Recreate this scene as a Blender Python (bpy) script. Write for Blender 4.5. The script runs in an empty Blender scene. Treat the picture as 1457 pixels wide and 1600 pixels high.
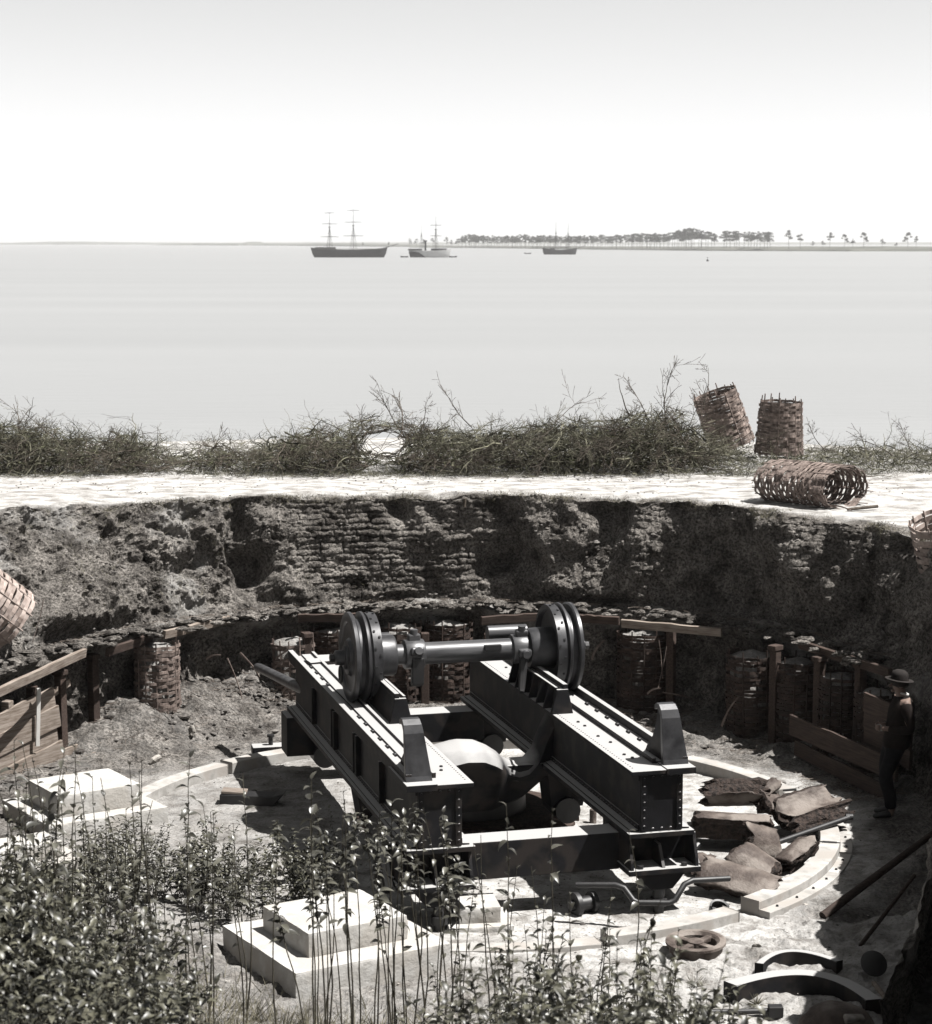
import bpy, math, random
import numpy as np
from mathutils import Vector, Matrix, Euler
PI = math.pi
SC = bpy.context.scene
COL = SC.collection

# ------------------------------------------------------------------ camera
FPX = 3300.0
CAMZ = 6.77
PITCH = math.atan((800 - 378) / FPX)
cam = bpy.data.cameras.new('camera')
cam.sensor_fit = 'HORIZONTAL'
cam.sensor_width = 36.0
cam.lens = 36.0 * FPX / 1457.0
cam.clip_start = 0.3
cam.clip_end = 30000
cam.dof.use_dof = True
cam.dof.focus_distance = 25.0
cam.dof.aperture_fstop = 5.0
camo = bpy.data.objects.new('camera', cam)
camo.location = (0, 0, CAMZ)
camo.rotation_euler = (PI / 2 - PITCH, 0, 0)
COL.objects.link(camo)
SC.camera = camo

# ------------------------------------------------------------------ sky, sun, exposure
SUN_DIR = Vector((0.50, -0.10, 1.0)).normalized()       # towards the sun
EL = math.asin(SUN_DIR.z)
AZ = math.atan2(SUN_DIR.x, SUN_DIR.y)
world = bpy.data.worlds.new('World')
SC.world = world
world.use_nodes = True
wt = world.node_tree
wt.nodes.clear()
sky = wt.nodes.new('ShaderNodeTexSky')
sky.sky_type = 'NISHITA'
sky.sun_disc = False
sky.sun_elevation = EL
sky.sun_rotation = AZ
sky.altitude = 0
sky.air_density = 1.0
sky.dust_density = 0.15
sky.ozone_density = 1.0
hs = wt.nodes.new('ShaderNodeRGBToBW')          # a black-and-white plate
bg = wt.nodes.new('ShaderNodeBackground')
bg.inputs['Strength'].default_value = 0.063
wo = wt.nodes.new('ShaderNodeOutputWorld')
wt.links.new(sky.outputs[0], hs.inputs['Color'])
wt.links.new(hs.outputs[0], bg.inputs['Color'])
wt.links.new(bg.outputs[0], wo.inputs['Surface'])
sun = bpy.data.lights.new('sun', 'SUN')
sun.energy = 5.0
sun.angle = math.radians(0.5)
sun.color = (1.0, 0.975, 0.94)
suno = bpy.data.objects.new('sun', sun)
suno.rotation_euler = SUN_DIR.to_track_quat('Z', 'Y').to_euler()
suno.location = (20, -5, 40)
COL.objects.link(suno)
SC.view_settings.view_transform = 'Standard'
SC.view_settings.look = 'None'
SC.view_settings.exposure = 1.3
SC.view_settings.gamma = 1.0
SC.view_settings.use_curve_mapping = False
SC.render.engine = 'CYCLES'
SC.cycles.max_bounces = 5
SC.cycles.diffuse_bounces = 1
SC.cycles.glossy_bounces = 2
SC.cycles.transmission_bounces = 2
SC.cycles.transparent_max_bounces = 4
SC.cycles.volume_bounces = 0

# ------------------------------------------------------------------ maths helpers
def at(x, y, Z):
    """ground survey: where the line of sight of a photo pixel meets height Z"""
    X = (x - 728.5) / FPX; Y = -(y - 800) / FPX
    dy = math.cos(PITCH) + Y * math.sin(PITCH); dz = -math.sin(PITCH) + Y * math.cos(PITCH)
    t = (Z - CAMZ) / dz
    return Vector((X * t, dy * t, Z))
def atd(x, y, D):
    X = (x - 728.5) / FPX; Y = -(y - 800) / FPX
    dy = math.cos(PITCH) + Y * math.sin(PITCH); dz = -math.sin(PITCH) + Y * math.cos(PITCH)
    t = D / dy
    return Vector((X * t, D, CAMZ + dz * t))

def _hash(ix, iy, iz, seed):
    h = (ix.astype(np.int64) * 374761393 + iy.astype(np.int64) * 668265263 + iz.astype(np.int64) * 2147483647 + seed * 1274126177) & 0xffffffff
    h = ((h ^ (h >> 13)) * 1274126177) & 0xffffffff
    h = ((h ^ (h >> 16)) * 2246822519) & 0xffffffff
    return ((h ^ (h >> 15)) & 0xffff).astype(np.float64) / 65535.0
def vnoise(p, seed=0):
    p = np.asarray(p, float)
    i = np.floor(p); f = p - i
    f = f * f * (3 - 2 * f)
    ix, iy, iz = i[..., 0], i[..., 1], i[..., 2]
    fx, fy, fz = f[..., 0], f[..., 1], f[..., 2]
    r = 0
    for dx in (0, 1):
        for dy in (0, 1):
            for dz in (0, 1):
                w = (fx if dx else 1 - fx) * (fy if dy else 1 - fy) * (fz if dz else 1 - fz)
                r = r + w * _hash(ix + dx, iy + dy, iz + dz, seed)
    return r * 2 - 1
def fbm(p, sc, octv=4, seed=0, gain=0.5):
    p = np.asarray(p, float) / sc
    a = 1.0; s = 0; t = 0
    for o in range(octv):
        s = s + a * vnoise(p, seed + o * 17); t += a
        p = p * 2.03 + 11.3; a *= gain
    return s / t
def sstep(a, b, x):
    t = np.clip((np.asarray(x, float) - a) / (b - a), 0, 1)
    return t * t * (3 - 2 * t)

# ------------------------------------------------------------------ object helpers
def tag(o, label=None, cat=None, group=None, kind=None):
    if label: o['label'] = label
    if cat: o['category'] = cat
    if group: o['group'] = group
    if kind: o['kind'] = kind
    return o
def thing(name, label, cat, loc=(0, 0, 0), rot=(0, 0, 0), group=None):
    o = bpy.data.objects.new(name, None)
    o.empty_display_size = 0.2
    COL.objects.link(o)
    o.location = loc; o.rotation_euler = rot
    return tag(o, label, cat, group)
def link(name, me, parent=None, loc=None, rot=None, scale=None):
    o = bpy.data.objects.new(name, me)
    COL.objects.link(o)
    if parent is not None: o.parent = parent
    if loc is not None: o.location = loc
    if rot is not None: o.rotation_euler = rot
    if scale is not None: o.scale = scale
    return o
def npmesh(name, V, F, mats, smooth=True, matidx=None):
    """V (n,3), F (m,k) arrays of quads or tris"""
    V = np.asarray(V, np.float32); F = np.asarray(F, np.int32)
    me = bpy.data.meshes.new(name)
    me.vertices.add(len(V)); me.vertices.foreach_set('co', V.ravel())
    k = F.shape[1]
    me.loops.add(F.size); me.loops.foreach_set('vertex_index', F.ravel())
    me.polygons.add(len(F))
    me.polygons.foreach_set('loop_start', np.arange(0, F.size, k, dtype=np.int32))
    me.polygons.foreach_set('loop_total', np.full(len(F), k, np.int32))
    me.polygons.foreach_set('use_smooth', np.full(len(F), smooth, bool))
    for m in (mats if isinstance(mats, (list, tuple)) else [mats]): me.materials.append(m)
    if matidx is not None: me.polygons.foreach_set('material_index', np.asarray(matidx, np.int32))
    me.update(calc_edges=True)
    me.validate()
    return me

class MB:
    def __init__(s): s.v = []; s.f = []
    def _add(s, vs, fs):
        b = len(s.v); s.v += [tuple(v) for v in vs]; s.f += [tuple(b + i for i in f) for f in fs]
    def box(s, c, size, rot=None):
        sx, sy, sz = [a / 2 for a in size]
        vs = [Vector((x, y, z)) for x in (-sx, sx) for y in (-sy, sy) for z in (-sz, sz)]
        if rot is not None:
            m = rot if isinstance(rot, Matrix) else Euler(rot).to_matrix()
            vs = [m @ v for v in vs]
        vs = [v + Vector(c) for v in vs]
        s._add(vs, [(0, 1, 3, 2), (4, 6, 7, 5), (0, 4, 5, 1), (2, 3, 7, 6), (0, 2, 6, 4), (1, 5, 7, 3)])
        return s
    def bx(s, a, b):
        return s.box([(p + q) / 2 for p, q in zip(a, b)], [abs(q - p) for p, q in zip(a, b)])
    def prism(s, poly, h0, h1, axis='z', xf=None):
        """polygon (a,b) extruded along axis from h0 to h1. axis x: (a,b)=(y,z); y: (x,z); z: (x,y)"""
        def mk(a, b, h):
            return {'x': Vector((h, a, b)), 'y': Vector((a, h, b)), 'z': Vector((a, b, h))}[axis]
        n = len(poly)
        vs = [mk(a, b, h0) for a, b in poly] + [mk(a, b, h1) for a, b in poly]
        if xf: vs = [xf(v) for v in vs]
        fs = [tuple(range(n))[::-1], tuple(range(n, 2 * n))] + [(i, (i + 1) % n, n + (i + 1) % n, n + i) for i in range(n)]
        s._add(vs, fs); return s
    def tube(s, pts, r, n=8, cap=True):
        pts = [Vector(p) for p in pts]
        rs = r if isinstance(r, (list, tuple)) else [r] * len(pts)
        rings = []
        up = Vector((0, 0, 1))
        prev = None
        for i, p in enumerate(pts):
            d = (pts[min(i + 1, len(pts) - 1)] - pts[max(i - 1, 0)])
            if d.length < 1e-9: d = Vector((0, 0, 1))
            d.normalize()
            if prev is None:
                a = d.cross(up if abs(d.z) < 0.9 else Vector((1, 0, 0))).normalized()
            else:
                a = (prev - d * prev.dot(d))
                a = a.normalized() if a.length > 1e-6 else d.cross(up).normalized()
            prev = a
            b = d.cross(a)
            rings.append([p + (a * math.cos(2 * PI * k / n) + b * math.sin(2 * PI * k / n)) * rs[i] for k in range(n)])
        vs = [v for r_ in rings for v in r_]
        fs = [(i * n + k, i * n + (k + 1) % n, (i + 1) * n + (k + 1) % n, (i + 1) * n + k) for i in range(len(pts) - 1) for k in range(n)]
        if cap: fs += [tuple(range(n))[::-1], tuple((len(pts) - 1) * n + k for k in range(n))]
        s._add(vs, fs); return s
    def lathe(s, prof, c=(0, 0, 0), axis='z', n=32, ang=(0, 2 * PI)):
        """prof list of (h, r)"""
        full = abs(ang[1] - ang[0] - 2 * PI) < 1e-6
        cols = n if full else n + 1
        vs = []
        for h, r in prof:
            for k in range(cols):
                t = ang[0] + (ang[1] - ang[0]) * k / n
                a, b = r * math.cos(t), r * math.sin(t)
                v = {'z': (a, b, h), 'x': (h, a, b), 'y': (a, h, b)}[axis]
                vs.append((v[0] + c[0], v[1] + c[1], v[2] + c[2]))
        fs = []
        for i in range(len(prof) - 1):
            for k in range(n):
                k2 = (k + 1) % cols
                fs.append((i * cols + k, i * cols + k2, (i + 1) * cols + k2, (i + 1) * cols + k))
        s._add(vs, fs); return s
    def build(s, name, mat, parent=None, smooth=False, bevel=0.0, loc=None, rot=None):
        me = bpy.data.meshes.new(name)
        me.from_pydata(s.v, [], s.f)
        for m in (mat if isinstance(mat, (list, tuple)) else [mat]): me.materials.append(m)
        if smooth:
            me.polygons.foreach_set('use_smooth', [True] * len(me.polygons))
            try: me.set_sharp_from_angle(angle=math.radians(38))
            except Exception: pass
        me.update()
        o = link(name, me, parent, loc, rot)
        if bevel > 0:
            b = o.modifiers.new('bevel', 'BEVEL'); b.width = bevel; b.segments = 2; b.limit_method = 'ANGLE'; b.angle_limit = math.radians(40)
            b.use_clamp_overlap = True
        return o

def copy_tree(o, parent=None):
    c = o.copy(); COL.objects.link(c)
    if parent is not None: c.parent = parent
    for ch in o.children: copy_tree(ch, c)
    return c

# ------------------------------------------------------------------ materials
AK = 0.60                     # overall darkness of the place's materials
def nt(name):
    m = bpy.data.materials.new(name); m.use_nodes = True
    t = m.node_tree; t.nodes.clear()
    return m, t
def N(t, typ, **kw):
    n = t.nodes.new(typ)
    for k, v in kw.items():
        if k in n.inputs: n.inputs[k].default_value = v
        else: setattr(n, k, v)
    return n
def surf(name, c1, c2, scale=4.0, rough=0.9, bump=0.3, bscale=30.0, c3=None, c3scale=1.0, detail=6, spec=0.3, metal=0.0,
         lit_top=None, lit_top_amt=0.8, coords='Object', stretch=None, translucent=0.0, contrast=(0.35, 0.65), objvar=0.0, bdist=0.02):
    c1, c2 = [tuple(x * AK for x in c) for c in (c1, c2)]; c3 = c3 and tuple(x * AK for x in c3); lit_top = lit_top and tuple(x * AK for x in lit_top)
    m, t = nt(name); L = t.links.new
    tc = N(t, 'ShaderNodeTexCoord')
    vec = tc.outputs[coords]
    if stretch:
        mp = N(t, 'ShaderNodeMapping'); mp.inputs['Scale'].default_value = stretch
        L(vec, mp.inputs['Vector']); vec = mp.outputs[0]
    n1 = N(t, 'ShaderNodeTexNoise', Scale=scale, Detail=detail, Roughness=0.62)
    L(vec, n1.inputs['Vector'])
    cr = N(t, 'ShaderNodeValToRGB')
    cr.color_ramp.elements[0].position = contrast[0]; cr.color_ramp.elements[1].position = contrast[1]
    cr.color_ramp.elements[0].color = (*c1, 1); cr.color_ramp.elements[1].color = (*c2, 1)
    L(n1.outputs['Fac'], cr.inputs[0])
    col = cr.outputs[0]
    if c3:
        n3 = N(t, 'ShaderNodeTexNoise', Scale=c3scale, Detail=3.0)
        L(vec, n3.inputs['Vector'])
        r3 = N(t, 'ShaderNodeValToRGB'); r3.color_ramp.elements[0].position = 0.48; r3.color_ramp.elements[1].position = 0.6
        L(n3.outputs['Fac'], r3.inputs[0])
        mx = N(t, 'ShaderNodeMixRGB'); mx.inputs['Color2'].default_value = (*c3, 1)
        L(r3.outputs[0], mx.inputs['Fac']); L(col, mx.inputs['Color1']); col = mx.outputs[0]
    if lit_top:  # sunlit look of upward faces mixed into the colour, broken by noise
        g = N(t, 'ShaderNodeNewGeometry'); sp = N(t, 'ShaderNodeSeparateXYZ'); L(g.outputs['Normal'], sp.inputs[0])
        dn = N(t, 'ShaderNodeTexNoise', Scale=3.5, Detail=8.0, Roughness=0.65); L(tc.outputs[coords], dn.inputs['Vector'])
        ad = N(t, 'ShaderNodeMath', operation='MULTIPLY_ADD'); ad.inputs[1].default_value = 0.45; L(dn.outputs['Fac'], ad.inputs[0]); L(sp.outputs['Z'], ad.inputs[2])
        mr = N(t, 'ShaderNodeMapRange'); mr.inputs['From Min'].default_value = 0.62; mr.inputs['From Max'].default_value = 1.20; mr.inputs['To Max'].default_value = lit_top_amt
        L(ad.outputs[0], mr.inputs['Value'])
        mx = N(t, 'ShaderNodeMixRGB'); mx.inputs['Color2'].default_value = (*lit_top, 1)
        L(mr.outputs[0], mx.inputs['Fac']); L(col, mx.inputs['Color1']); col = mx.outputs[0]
    if objvar > 0:
        oi = N(t, 'ShaderNodeObjectInfo'); mr2 = N(t, 'ShaderNodeMapRange'); mr2.inputs['To Min'].default_value = 1 - objvar; mr2.inputs['To Max'].default_value = 1 + objvar
        L(oi.outputs['Random'], mr2.inputs['Value'])
        mm = N(t, 'ShaderNodeMixRGB', blend_type='MULTIPLY'); mm.inputs['Fac'].default_value = 1.0
        L(col, mm.inputs['Color1']); L(mr2.outputs[0], mm.inputs['Color2']); col = mm.outputs[0]
    b = N(t, 'ShaderNodeBsdfPrincipled', Roughness=rough, Metallic=metal)
    b.inputs['Specular IOR Level'].default_value = spec
    L(col, b.inputs['Base Color'])
    if bump > 0:
        nb = N(t, 'ShaderNodeTexNoise', Scale=bscale, Detail=5.0, Roughness=0.6); L(vec, nb.inputs['Vector'])
        bp = N(t, 'ShaderNodeBump', Strength=bump, Distance=bdist)
        L(nb.outputs['Fac'], bp.inputs['Height']); L(bp.outputs[0], b.inputs['Normal'])
    o = N(t, 'ShaderNodeOutputMaterial')
    if translucent > 0:
        tr = N(t, 'ShaderNodeBsdfTranslucent'); L(col, tr.inputs['Color'])
        ms = N(t, 'ShaderNodeMixShader'); ms.inputs[0].default_value = translucent
        L(b.outputs[0], ms.inputs[1]); L(tr.outputs[0], ms.inputs[2]); L(ms.outputs[0], o.inputs[0])
    else: L(b.outputs[0], o.inputs[0])
    return m

M = {}
M['sand'] = surf('sand', (0.20, 0.185, 0.168), (0.42, 0.405, 0.38), 5.0, 0.95, 0.7, 22, c3=(0.47, 0.455, 0.435), c3scale=0.8, detail=9, bdist=0.03)
M['berm'] = surf('berm_sand', (0.40, 0.375, 0.34), (0.64, 0.62, 0.585), 3.0, 0.95, 0.7, 18, c3=(0.68, 0.665, 0.635), c3scale=0.5, detail=9, stretch=(0.6, 1.4, 1))
M['iron'] = surf('black_painted_iron', (0.004, 0.004, 0.005), (0.010, 0.010, 0.013), 6, 0.62, 0.35, 40, c3=(0.030, 0.025, 0.023), c3scale=4.0, lit_top=(0.50, 0.495, 0.49), lit_top_amt=0.95, spec=0.22, bdist=0.004)  # black iron, its tops coloured pale as if in sun
M['irondark'] = surf('bare_black_iron', (0.008, 0.008, 0.009), (0.025, 0.024, 0.025), 9, 0.5, 0.2, 50, spec=0.5, bdist=0.004)
M['steel'] = surf('worn_axle_iron', (0.07, 0.07, 0.074), (0.15, 0.15, 0.155), 5, 0.38, 0.12, 70, spec=0.5, metal=0.35, stretch=(0.4, 3, 3), bdist=0.003)
M['wheel'] = surf('wheel_iron', (0.028, 0.028, 0.031), (0.085, 0.085, 0.09), 5, 0.40, 0.15, 60, spec=0.5, metal=0.3, bdist=0.003)
M['rust'] = surf('broken_gun_iron', (0.055, 0.04, 0.034), (0.19, 0.155, 0.135), 4, 0.7, 0.7, 26, c3=(0.26, 0.225, 0.20), c3scale=3, bdist=0.02)
M['rustdark'] = surf('fracture_iron', (0.010, 0.007, 0.006), (0.075, 0.052, 0.042), 22, 0.85, 1.0, 40, bdist=0.03, detail=8)
M['stone'] = surf('dressed_stone', (0.46, 0.445, 0.42), (0.64, 0.63, 0.61), 6, 0.9, 0.6, 30, c3=(0.50, 0.475, 0.44), c3scale=2.5, bdist=0.012, detail=10)
M['railstone'] = surf('rail_surface', (0.36, 0.345, 0.325), (0.60, 0.585, 0.56), 6, 0.75, 0.4, 40, c3=(0.42, 0.39, 0.36), c3scale=3, bdist=0.006)
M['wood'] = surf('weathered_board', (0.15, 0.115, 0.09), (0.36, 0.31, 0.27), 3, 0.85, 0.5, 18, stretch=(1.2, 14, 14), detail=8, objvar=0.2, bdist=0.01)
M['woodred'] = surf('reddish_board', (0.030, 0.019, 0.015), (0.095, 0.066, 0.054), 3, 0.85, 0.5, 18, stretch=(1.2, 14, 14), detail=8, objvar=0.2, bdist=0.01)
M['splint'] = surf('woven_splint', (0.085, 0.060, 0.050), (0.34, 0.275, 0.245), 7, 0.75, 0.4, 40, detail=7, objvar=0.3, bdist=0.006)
M['splintlight'] = surf('pale_woven_splint', (0.22, 0.165, 0.14), (0.52, 0.44, 0.40), 7, 0.75, 0.4, 40, detail=7, objvar=0.25, bdist=0.006)  # paler tone of the woven splint
M['splintdark'] = surf('shaded_woven_splint', (0.020, 0.013, 0.010), (0.085, 0.058, 0.048), 7, 0.85, 0.4, 40, detail=7, objvar=0.35, bdist=0.006)  # splint with the shade of the unlit walls put into its colour
M['bark'] = surf('dead_branch_bark', (0.045, 0.036, 0.028), (0.15, 0.125, 0.10), 9, 0.9, 0.3, 50, detail=5, objvar=0.2)
M['twig'] = surf('brushwood', (0.014, 0.013, 0.008), (0.22, 0.21, 0.15), 5.0, 0.9, 0.0, 50, detail=4)
M['needles'] = surf('green_brush', (0.030, 0.034, 0.014), (0.15, 0.16, 0.08), 3, 0.85, 0.0, 50, detail=4)
M['grass'] = surf('dry_grass', (0.06, 0.055, 0.035), (0.24, 0.22, 0.16), 6, 0.9, 0.0, 50, detail=3)
M['leaf'] = surf('foreground_leaf', (0.035, 0.034, 0.026), (0.16, 0.155, 0.125), 2.6, 0.38, 0.0, 50, detail=3, spec=0.6, translucent=0.15, objvar=0.5)
M['leafmass'] = surf('undergrowth_leaf', (0.010, 0.010, 0.006), (0.15, 0.145, 0.105), 9.0, 0.42, 0.0, 50, detail=4, spec=0.5, translucent=0.12, contrast=(0.42, 0.62), objvar=0.3)
M['stem'] = surf('weed_stem', (0.025, 0.022, 0.016), (0.10, 0.09, 0.065), 12, 0.7, 0.0, 50)
M['pine'] = surf('far_pine_foliage', (0.02, 0.023, 0.018), (0.07, 0.073, 0.06), 0.4, 0.95, 0.0, 50)
M['pinetrunk'] = surf('far_pine_trunk', (0.06, 0.055, 0.05), (0.12, 0.11, 0.10), 0.4, 0.95, 0.0, 50)
M['hull'] = surf('black_ship_hull', (0.015, 0.015, 0.017), (0.03, 0.03, 0.032), 0.3, 0.7, 0.0)
M['white'] = surf('white_ship_paint', (0.60, 0.60, 0.60), (0.72, 0.72, 0.72), 0.3, 0.7, 0.0)
M['mast'] = surf('ship_spar', (0.03, 0.03, 0.03), (0.06, 0.06, 0.06), 0.3, 0.8, 0.0)
M['deck'] = surf('ship_deck', (0.25, 0.23, 0.2), (0.35, 0.33, 0.3), 0.3, 0.8, 0.0)
M['shore'] = surf('far_shore_grass', (0.07, 0.075, 0.06), (0.14, 0.14, 0.12), 0.02, 0.95, 0.0, stretch=(1, 1, 8))
M['cloth'] = surf('dark_suit_cloth', (0.006, 0.006, 0.008), (0.016, 0.015, 0.017), 20, 0.95, 0.3, 120, spec=0.1, bdist=0.004)
M['coat'] = surf('brown_coat_cloth', (0.009, 0.0065, 0.006), (0.024, 0.018, 0.016), 14, 0.95, 0.4, 90, spec=0.1, bdist=0.005)
M['skin'] = surf('skin', (0.20, 0.14, 0.115), (0.27, 0.195, 0.16), 10, 0.6, 0.1, 60)
M['hair'] = surf('hair', (0.012, 0.009, 0.007), (0.03, 0.022, 0.018), 30, 0.7, 0.5, 80)
M['hat'] = surf('hat_felt', (0.010, 0.008, 0.007), (0.022, 0.016, 0.014), 20, 0.9, 0.2, 100)
M['linen'] = surf('white_linen', (0.62, 0.61, 0.58), (0.72, 0.71, 0.69), 20, 0.9, 0.1, 100)
M['rock2'] = surf('earth_clod', (0.04, 0.034, 0.030), (0.24, 0.225, 0.21), 9, 0.97, 0.6, 30)
M['rock'] = surf('rubble_stone', (0.30, 0.27, 0.24), (0.62, 0.59, 0.55), 7, 0.95, 0.6, 25, objvar=0.3)

def earth_material():
    m, t = nt('earth_wall'); L = t.links.new
    tc = N(t, 'ShaderNodeTexCoord')
    n1 = N(t, 'ShaderNodeTexNoise', Scale=2.2, Detail=10.0, Roughness=0.7); L(tc.outputs['Object'], n1.inputs['Vector'])
    cr = N(t, 'ShaderNodeValToRGB'); e = cr.color_ramp.elements
    e[0].position = 0.34; e[0].color = (0.0240, 0.0210, 0.0192, 1); e[1].position = 0.68; e[1].color = (0.2280, 0.2160, 0.2040, 1)
    L(n1.outputs['Fac'], cr.inputs[0])
    n2 = N(t, 'ShaderNodeTexNoise', Scale=26.0, Detail=6.0, Roughness=0.7); L(tc.outputs['Object'], n2.inputs['Vector'])
    r2 = N(t, 'ShaderNodeValToRGB'); r2.color_ramp.elements[0].position = 0.40; r2.color_ramp.elements[1].position = 0.62
    r2.color_ramp.elements[0].color = (0.30, 0.29, 0.28, 1); r2.color_ramp.elements[1].color = (1.5, 1.47, 1.43, 1)
    L(n2.outputs['Fac'], r2.inputs[0])
    mm = N(t, 'ShaderNodeMixRGB', blend_type='MULTIPLY'); mm.inputs['Fac'].default_value = 1
    L(cr.outputs[0], mm.inputs['Color1']); L(r2.outputs[0], mm.inputs['Color2'])
    # sand that lies on flat ground at the top of the bank
    g = N(t, 'ShaderNodeAttribute', attribute_name='sandy')
    ns = N(t, 'ShaderNodeTexNoise', Scale=3.0, Detail=10.0, Roughness=0.65)
    mp = N(t, 'ShaderNodeMapping'); mp.inputs['Scale'].default_value = (0.9, 1.15, 1); L(tc.outputs['Object'], mp.inputs['Vector']); L(mp.outputs[0], ns.inputs['Vector'])
    rs = N(t, 'ShaderNodeValToRGB'); rs.color_ramp.elements[0].position = 0.36; rs.color_ramp.elements[1].position = 0.56
    rs.color_ramp.elements[0].color = (0.1620, 0.1530, 0.1428, 1); rs.color_ramp.elements[1].color = (0.370, 0.364, 0.354, 1)
    L(ns.outputs['Fac'], rs.inputs[0])
    nf = N(t, 'ShaderNodeTexNoise', Scale=38.0, Detail=5.0, Roughness=0.75); L(tc.outputs['Object'], nf.inputs['Vector'])
    rf = N(t, 'ShaderNodeValToRGB'); rf.color_ramp.elements[0].position = 0.33; rf.color_ramp.elements[1].position = 0.47
    rf.color_ramp.elements[0].color = (0.45, 0.42, 0.40, 1); rf.color_ramp.elements[1].color = (1, 1, 1, 1); L(nf.outputs['Fac'], rf.inputs[0])
    m3 = N(t, 'ShaderNodeMixRGB', blend_type='MULTIPLY'); m3.inputs['Fac'].default_value = 1; L(rs.outputs[0], m3.inputs['Color1']); L(rf.outputs[0], m3.inputs['Color2'])
    mx = N(t, 'ShaderNodeMixRGB'); L(g.outputs['Fac'], mx.inputs['Fac']); L(mm.outputs[0], mx.inputs['Color1']); L(m3.outputs[0], mx.inputs['Color2'])
    b = N(t, 'ShaderNodeBsdfPrincipled', Roughness=0.97); b.inputs['Specular IOR Level'].default_value = 0.15
    L(mx.outputs[0], b.inputs['Base Color'])
    bp = N(t, 'ShaderNodeBump', Strength=1.0, Distance=0.06); L(n2.outputs['Fac'], bp.inputs['Height'])
    md = N(t, 'ShaderNodeMapRange'); md.inputs['To Min'].default_value = 0.06; md.inputs['To Max'].default_value = 0.02; L(g.outputs['Fac'], md.inputs['Value']); L(md.outputs[0], bp.inputs['Distance'])
    L(bp.outputs[0], b.inputs['Normal'])
    o = N(t, 'ShaderNodeOutputMaterial'); L(b.outputs[0], o.inputs[0])
    return m
M['earth'] = earth_material()
def water_material():
    m, t = nt('river_water'); L = t.links.new
    tc = N(t, 'ShaderNodeTexCoord'); mp = N(t, 'ShaderNodeMapping'); mp.inputs['Scale'].default_value = (0.004, 0.03, 1); L(tc.outputs['Object'], mp.inputs['Vector'])
    n = N(t, 'ShaderNodeTexNoise', Scale=1.0, Detail=6.0); L(mp.outputs[0], n.inputs['Vector'])
    cr = N(t, 'ShaderNodeValToRGB'); cr.color_ramp.elements[0].position = 0.3; cr.color_ramp.elements[1].position = 0.7
    cr.color_ramp.elements[0].color = (0.190, 0.194, 0.197, 1); cr.color_ramp.elements[1].color = (0.215, 0.219, 0.222, 1)
    L(n.outputs['Fac'], cr.inputs[0])
    b = N(t, 'ShaderNodeBsdfPrincipled', Roughness=0.42); L(cr.outputs[0], b.inputs['Base Color'])
    b.inputs['Specular IOR Level'].default_value = 0.5
    mp2 = N(t, 'ShaderNodeMapping'); mp2.inputs['Scale'].default_value = (0.25, 0.9, 1); L(tc.outputs['Object'], mp2.inputs['Vector'])
    n2 = N(t, 'ShaderNodeTexNoise', Scale=1.0, Detail=4.0); L(mp2.outputs[0], n2.inputs['Vector'])
    bp = N(t, 'ShaderNodeBump', Strength=0.25, Distance=0.3); L(n2.outputs['Fac'], bp.inputs['Height']); L(bp.outputs[0], b.inputs['Normal'])
    o = N(t, 'ShaderNodeOutputMaterial'); L(b.outputs[0], o.inputs[0])
    return m
M['water'] = water_material()

# ================================================================== THE GROUND
CX, CY = 0.03, 24.1            # centre of the gun's traverse circle
WATER_Z = -2.2
BERM_Z = 3.05
def ctrl(tab):
    a = np.array(tab, float)
    return lambda th: np.interp(th, a[:, 0], a[:, 1])
foot_r = ctrl([(-70, 8.8), (-59, 7.3), (-50, 6.8), (-40, 5.9), (-28, 5.5), (-15, 5.35), (0, 5.45), (12, 5.6), (25, 5.9), (45, 6.25), (70, 6.65), (90, 6.75), (110, 6.75), (130, 6.5), (150, 6.35), (180, 6.5), (215, 6.6)])
rim_r = ctrl([(-70, 10.2), (-59, 8.0), (-50, 7.45), (-40, 6.5), (-28, 6.1), (-15, 5.95), (0, 6.0), (12, 6.15), (25, 6.38), (45, 6.52), (60, 6.74), (72, 6.98), (90, 7.02), (108, 7.1), (125, 7.7), (142, 8.3), (165, 8.7), (180, 8.4), (215, 8.2)])
def floor_z(x, y):
    x = np.asarray(x, float); y = np.asarray(y, float)
    # sod bank that climbs towards the camera, steeper and nearer on the left
    edge = np.interp(x, [-9, -6, -3.6, -1.2, 0.8, 2.2, 4, 9], [21.0, 20.4, 18.6, 17.3, 16.6, 16.0, 16.0, 16.0])
    z = 0.0 + 0.33 * np.clip(edge - y, 0, None)
    z = np.minimum(z, 5.1)
    # sides of the pit near the camera
    bank = np.clip(np.abs(x - 0.0) - 5.0, 0, None) * 1.0
    z = np.maximum(z, np.where(y < 19.5, np.minimum(bank, 3.0), 0) * sstep(19.5, 17.5, y))
    # loose earth heaped against the foot of the walls
    th = np.degrees(np.arctan2(y - CY, x - CX)); th = np.where(th < -90, th + 360, th)
    r = np.hypot(x - CX, y - CY)
    fr = foot_r(th)
    heap = np.clip(r - (fr - 1.25), 0, 1.3) * 0.42 * (0.55 + 0.6 * fbm(np.stack([x, y, x * 0], -1), 1.3, 2, 5)) 
    left = sstep(100, 118, th) * sstep(150, 138, th)
    heap = heap * (0.30 + 1.3 * left)
    heap = heap * sstep(-75, -45, th)
    z = z + np.clip(heap, 0, 1.2)
    return z
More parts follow.
